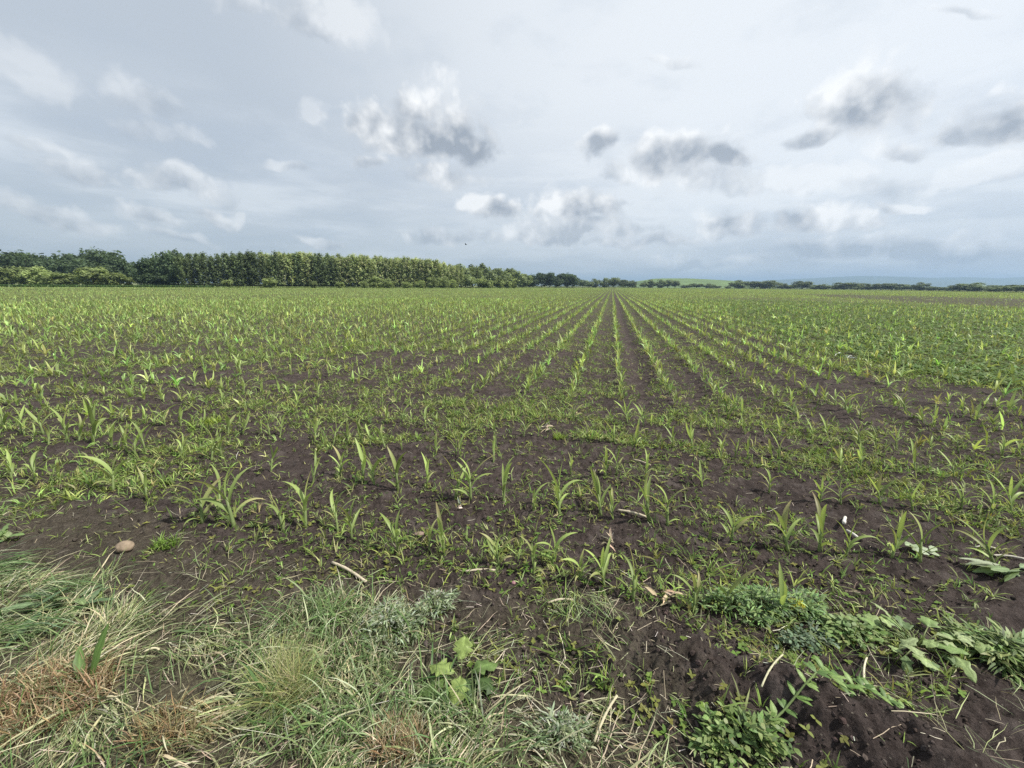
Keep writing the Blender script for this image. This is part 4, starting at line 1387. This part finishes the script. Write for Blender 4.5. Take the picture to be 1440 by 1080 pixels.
hill('hill', [(880, 403), (898, 395), (920, 391.5), (960, 391), (1000, 392.8), (1030, 395), (1050, 401), (1062, 406)], 800, 160, (.11, .165, .06))
hill('mountains', [(1000, 405), (1050, 400), (1100, 393), (1150, 391), (1200, 388), (1240, 388.5), (1290, 391), (1340, 389.5), (1400, 392), (1450, 389), (1520, 390), (1640, 395), (1750, 407)], 4500, 1200, (.06, .09, .06))

# ------------------------------------------------------------------ air
def haze():
    a = Acc()
    x0, x1, y0, y1, z0, z1 = -9800, 14000, -9800, 9800, -2.5, 170
    V = [(x, y, z) for x in (x0, x1) for y in (y0, y1) for z in (z0, z1)]
    a.add(V, [(0, 1, 3, 2), (4, 6, 7, 5), (0, 4, 5, 1), (2, 3, 7, 6), (0, 2, 6, 4), (1, 5, 7, 3)], (1, 1, 1))
    m, nt, out = new_mat('haze_air')
    v = nt.nodes.new('ShaderNodeVolumePrincipled')
    v.inputs['Color'].default_value = (.36, .50, .72, 1); v.inputs['Density'].default_value = .00024
    v.inputs['Anisotropy'].default_value = .3
    nt.links.new(v.outputs[0], out.inputs['Volume'])
    o = a.obj('haze', m)
    tag(o, 'thin pale air lying over the whole plain', 'haze', kind='stuff')
    return o


USE_HAZE = True
if USE_HAZE:
    haze()

# ------------------------------------------------------------------ light and sky
SUN_EL, SUN_AZ = R(53), R(100)          # azimuth to the right of the view
sun = bpy.data.lights.new('sun', 'SUN'); sun.energy = 4.8; sun.angle = R(3); sun.color = (1, .955, .88)
so = bpy.data.objects.new('sun', sun); COL.objects.link(so)
sd_ = Vector((math.cos(SUN_EL) * math.sin(SUN_AZ), math.cos(SUN_EL) * math.cos(SUN_AZ), math.sin(SUN_EL)))
so.rotation_euler = sd_.to_track_quat('Z', 'Y').to_euler()
so.location = (0, 0, 50)

world = bpy.data.worlds.new('World'); scene.world = world; world.use_nodes = True
nt = world.node_tree; N = nt.nodes; L = nt.links; N.clear()


def sock(x, inp):
    if isinstance(x, (int, float)): inp.default_value = x
    elif isinstance(x, (tuple, list, Vector)): inp.default_value = tuple(x) if len(inp.default_value) == len(x) else (*x, 1)
    else: L.new(x, inp)


def mth(op, a, b=0.0, c=None, clamp=False):
    n = N.new('ShaderNodeMath'); n.operation = op; n.use_clamp = clamp
    sock(a, n.inputs[0]); sock(b, n.inputs[1])
    if c is not None: sock(c, n.inputs[2])
    return n.outputs[0]


def dot(a, b):
    n = N.new('ShaderNodeVectorMath'); n.operation = 'DOT_PRODUCT'
    sock(a, n.inputs[0]); sock(b, n.inputs[1]); return n.outputs['Value']


def mixc(f, a, b):
    n = N.new('ShaderNodeMix'); n.data_type = 'RGBA'; n.clamp_factor = True
    sock(f, n.inputs[0]); sock(a, n.inputs[6]); sock(b, n.inputs[7]); return n.outputs[2]


def smooth(x, a, b, lo=0., hi=1.):
    n = N.new('ShaderNodeMapRange'); n.interpolation_type = 'SMOOTHSTEP'
    sock(x, n.inputs[0]); n.inputs[1].default_value = a; n.inputs[2].default_value = b
    n.inputs[3].default_value = lo; n.inputs[4].default_value = hi; return n.outputs[0]


def tex(vec, scale, detail=6, rough=.55, lac=2.0):
    n = N.new('ShaderNodeTexNoise'); n.inputs['Scale'].default_value = scale; n.inputs['Detail'].default_value = detail
    n.inputs['Roughness'].default_value = rough; n.inputs['Lacunarity'].default_value = lac
    L.new(vec, n.inputs['Vector']); return n.outputs['Fac']


tc = N.new('ShaderNodeTexCoord'); D = tc.outputs['Generated']
xyz = N.new('ShaderNodeSeparateXYZ'); L.new(D, xyz.inputs[0])
dz = mth('MAXIMUM', xyz.outputs[2], 0.0)
# stretched coordinates for the thin high layer
inv = mth('DIVIDE', 1.0, mth('ADD', dz, .16))
cmb = N.new('ShaderNodeCombineXYZ')
sock(mth('MULTIPLY', xyz.outputs[0], inv), cmb.inputs[0]); sock(mth('MULTIPLY', xyz.outputs[1], inv), cmb.inputs[1])
HI = cmb.outputs[0]

sky = N.new('ShaderNodeTexSky'); sky.sky_type = 'NISHITA'; sky.sun_disc = False
sky.sun_elevation = SUN_EL; sky.sun_rotation = SUN_AZ
sky.air_density = 1.0; sky.dust_density = 1.6; sky.altitude = 100

# all cloud colours are in the sky texture's own unit: divided by the strength below
ST = .1
def sc(c, k=.86): return tuple(v / ST * k for v in c)


gl_ = Vector(ray(1180, -120)).normalized()          # the veil is thinnest, and brightest, up to the right
sund = dot(D, tuple(gl_))
glow = smooth(sund, .50, 1.0)
veil = mixc(glow, sc((.52, .575, .635)), sc((.85, .885, .91)))
low = smooth(dz, .16, .0)
lowc = mixc(smooth(xyz.outputs[0], -.2, .75), sc((.67, .72, .765)), sc((.325, .40, .515)))
veil = mixc(mth('MULTIPLY', low, .75), veil, lowc)
hn = tex(HI, 1.1, 6, .55)
hn2 = tex(HI, 3.0, 5, .55)
veil = mixc(mth('MULTIPLY', smooth(hn, .48, .72), .55), veil, sc((.76, .81, .86)))
veil = mixc(mth('MULTIPLY', smooth(hn2, .50, .30), .22), veil, sc((.48, .55, .63)))
bm = N.new('ShaderNodeVectorMath'); bm.operation = 'MULTIPLY'; bm.inputs[1].default_value = (1.0, 1.0, 5.5); L.new(D, bm.inputs[0])
bn = tex(bm.outputs[0], 2.6, 6, .55)
bandm = mth('MULTIPLY', smooth(dz, .40, .10), smooth(dz, -.01, .05))
veil = mixc(mth('MULTIPLY', mth('MULTIPLY', smooth(bn, .50, .66), bandm), .7), veil, sc((.80, .84, .87)))
veil = mixc(mth('MULTIPLY', mth('MULTIPLY', smooth(bn, .50, .36), bandm), .4), veil, sc((.42, .49, .58)))
base = mixc(.88, sky.outputs[0], veil)

# cumulus: (px, py, rx, ry, opacity, darkness of the base)
CL = [(600, 192, 110, 60, 1.0, .6), (518, 180, 46, 37, .9, .25), (585, 152, 48, 34, 1.0, .5), (645, 205, 66, 37, 1.0, .65), (615, 248, 68, 23, .75, .55), (520, 232, 24, 13, .5, .6),
      (410, 236, 35, 11, .4, .6), (845, 208, 28, 23, .85, .65), (950, 228, 90, 39, .95, .75), (1010, 225, 55, 34, .9, .7), (868, 245, 33, 16, .5, .5), (1205, 158, 88, 71, .95, .85), (1140, 196, 39, 23, .75, .8), (1262, 212, 50, 20, .6, .6),
      (1430, 180, 104, 67, .9, .75), (1340, 190, 44, 32, .6, .6), (815, 297, 76, 32, 1.0, .38), (705, 297, 39, 25, .95, .35), (672, 288, 24, 16, .8, .1), (1145, 312, 68, 27, .95, .2), (1215, 316, 52, 20, .8, .35), (1022, 318, 61, 30, .85, .3),
      (760, 332, 121, 18, .7, .25), (900, 342, 99, 16, .7, .2), (620, 335, 66, 16, .55, .2), (1270, 288, 48, 13, .7, .15), (450, 345, 33, 13, .6, .1),
      (255, 258, 103, 22, 0.54, 0.17), (110, 246, 80, 26, 0.50, 0.15), (60, 300, 126, 22, 0.54, 0.12), (215, 302, 52, 17, 0.58, 0.15), (302, 297, 43, 17, 0.65, 0.12), (255, 330, 69, 11, 0.43, 0.05),
      (225, 190, 92, 19, 0.30, 0.03), (215, 150, 92, 28, 0.36, 0.23), (30, 95, 69, 37, 0.32, 0.03), (450, 32, 103, 46, 0.43, 0.00), (345, 5, 69, 26, 0.29, 0.00), (440, 160, 25, 26, 0.29, 0.05), (40, 205, 69, 22, 0.36, 0.15),
      (1100, 260, 200, 26, .45, .05), (1380, 250, 160, 30, .5, .1), (1250, 355, 240, 26, .55, 1.0), (1000, 372, 160, 12, .4, .8), (820, 322, 150, 22, .55, .35), (950, 85, 50, 14, .35, .0), (1360, 15, 60, 14, .35, .5)]
wn = N.new('ShaderNodeTexNoise'); wn.inputs['Scale'].default_value = 9; wn.inputs['Detail'].default_value = 4
L.new(D, wn.inputs['Vector'])
wv = N.new('ShaderNodeVectorMath'); wv.operation = 'SUBTRACT'; L.new(wn.outputs['Color'], wv.inputs[0]); wv.inputs[1].default_value = (.5, .5, .5)
ws = N.new('ShaderNodeVectorMath'); ws.operation = 'SCALE'; L.new(wv.outputs[0], ws.inputs[0]); ws.inputs['Scale'].default_value = .09
wa = N.new('ShaderNodeVectorMath'); wa.operation = 'ADD'; L.new(D, wa.inputs[0]); L.new(ws.outputs[0], wa.inputs[1])
DW = wa.outputs[0]

field = wsum = ssum = ksum = osum = None
for (px, py, rx, ry, op, dk, *tl) in CL:
    ti = tl[0] if tl else (.22 if px < 480 else 0.0)
    c = Vector(ray(px, py)); cn = c.normalized()
    e1 = 1.12 * (Vector(ray(px + rx, py + rx * ti)).normalized() - Vector(ray(px - rx, py - rx * ti)).normalized()) / 2
    e2 = 1.15 * (Vector(ray(px, py - ry)).normalized() - Vector(ray(px, py + ry)).normalized()) / 2
    e2 = e2 - e1 * (e2.dot(e1) / e1.dot(e1))
    v1 = e1 / e1.dot(e1); v2 = e2 / e2.dot(e2)
    # (D - cn) projected on the two scaled axes
    a = mth('SUBTRACT', dot(DW, tuple(v1)), cn.dot(v1)); b = mth('SUBTRACT', dot(DW, tuple(v2)), cn.dot(v2))
    bb = mth('MULTIPLY', b, b)
    neg = mth('LESS_THAN', b, 0.0)
    bb = mth('MULTIPLY', bb, mth('MULTIPLY_ADD', neg, 1.1, 1.0))          # flatter below
    q = mth('SQRT', mth('ADD', mth('MULTIPLY', a, a), bb))
    d = mth('SUBTRACT', 1.0, q)
    back = mth('GREATER_THAN', dot(D, tuple(cn)), .5)
    d = mth('MULTIPLY_ADD', mth('SUBTRACT', back, 1.0), 50.0, d)
    w = mth('MAXIMUM', mth('ADD', d, .45), 0.0); w = mth('MULTIPLY', w, w)
    if field is None:
        field, wsum, ssum, ksum, osum = d, w, mth('MULTIPLY', w, b), mth('MULTIPLY', w, dk), mth('MULTIPLY', w, op)
    else:
        field = mth('MAXIMUM', field, d); wsum = mth('ADD', wsum, w)
        ssum = mth('MULTIPLY_ADD', w, b, ssum); ksum = mth('MULTIPLY_ADD', w, dk, ksum); osum = mth('MULTIPLY_ADD', w, op, osum)
wsum = mth('MAXIMUM', wsum, .0001)
vv = mth('DIVIDE', ssum, wsum); kk = mth('DIVIDE', ksum, wsum); oo = mth('DIVIDE', osum, wsum)
cn1 = tex(D, 12, 9, .50)
off = N.new('ShaderNodeVectorMath'); off.operation = 'ADD'; L.new(D, off.inputs[0]); off.inputs[1].default_value = (.022, .004, .030)
cn2 = tex(off.outputs[0], 11, 3, .5)
vo = N.new('ShaderNodeTexVoronoi'); vo.feature = 'SMOOTH_F1'; vo.inputs['Scale'].default_value = 24; vo.inputs['Smoothness'].default_value = .35
vo.inputs['Detail'].default_value = 2.0; vo.inputs['Roughness'].default_value = .55
L.new(DW, vo.inputs['Vector'])
puff = mth('SUBTRACT', .72, vo.outputs['Distance'])
dens = mth('MULTIPLY_ADD', mth('SUBTRACT', cn1, .5), 1.0, field)
dens = mth('MULTIPLY_ADD', puff, .45, dens)
alpha = mth('MULTIPLY', smooth(dens, -.12, .52), oo)
relief = mth('MULTIPLY', mth('SUBTRACT', cn1, cn2), 2.8)
# light: tops lit, bases and thick parts grey
lit = mth('ADD', mth('MULTIPLY_ADD', vv, .60, .80), relief)
lit = mth('MULTIPLY_ADD', mth('SUBTRACT', puff, .10), .5, lit)
lit = mth('SUBTRACT', lit, mth('MULTIPLY', smooth(dens, .05, .9), mth('MULTIPLY', kk, .42)))
lit = mth('SUBTRACT', lit, mth('MULTIPLY', kk, .30), clamp=True)
cc = mixc(lit, sc((.34, .385, .445)), sc((.93, .945, .95)))
col = mixc(alpha, base, cc)
bg = N.new('ShaderNodeBackground'); bg.inputs['Strength'].default_value = ST
L.new(col, bg.inputs['Color'])
ow = N.new('ShaderNodeOutputWorld'); L.new(bg.outputs[0], ow.inputs['Surface'])
world.cycles.sampling_method = 'MANUAL'; world.cycles.sample_map_resolution = 256

vs = scene.view_settings
scene.display_settings.display_device = 'sRGB'
vs.view_transform = 'Standard'; vs.look = 'None'; vs.exposure = 0.4; vs.gamma = 1.0
cy = scene.cycles
cy.max_bounces = 9; cy.diffuse_bounces = 6; cy.glossy_bounces = 2; cy.transmission_bounces = 4; cy.volume_bounces = 1
cy.use_denoising = False
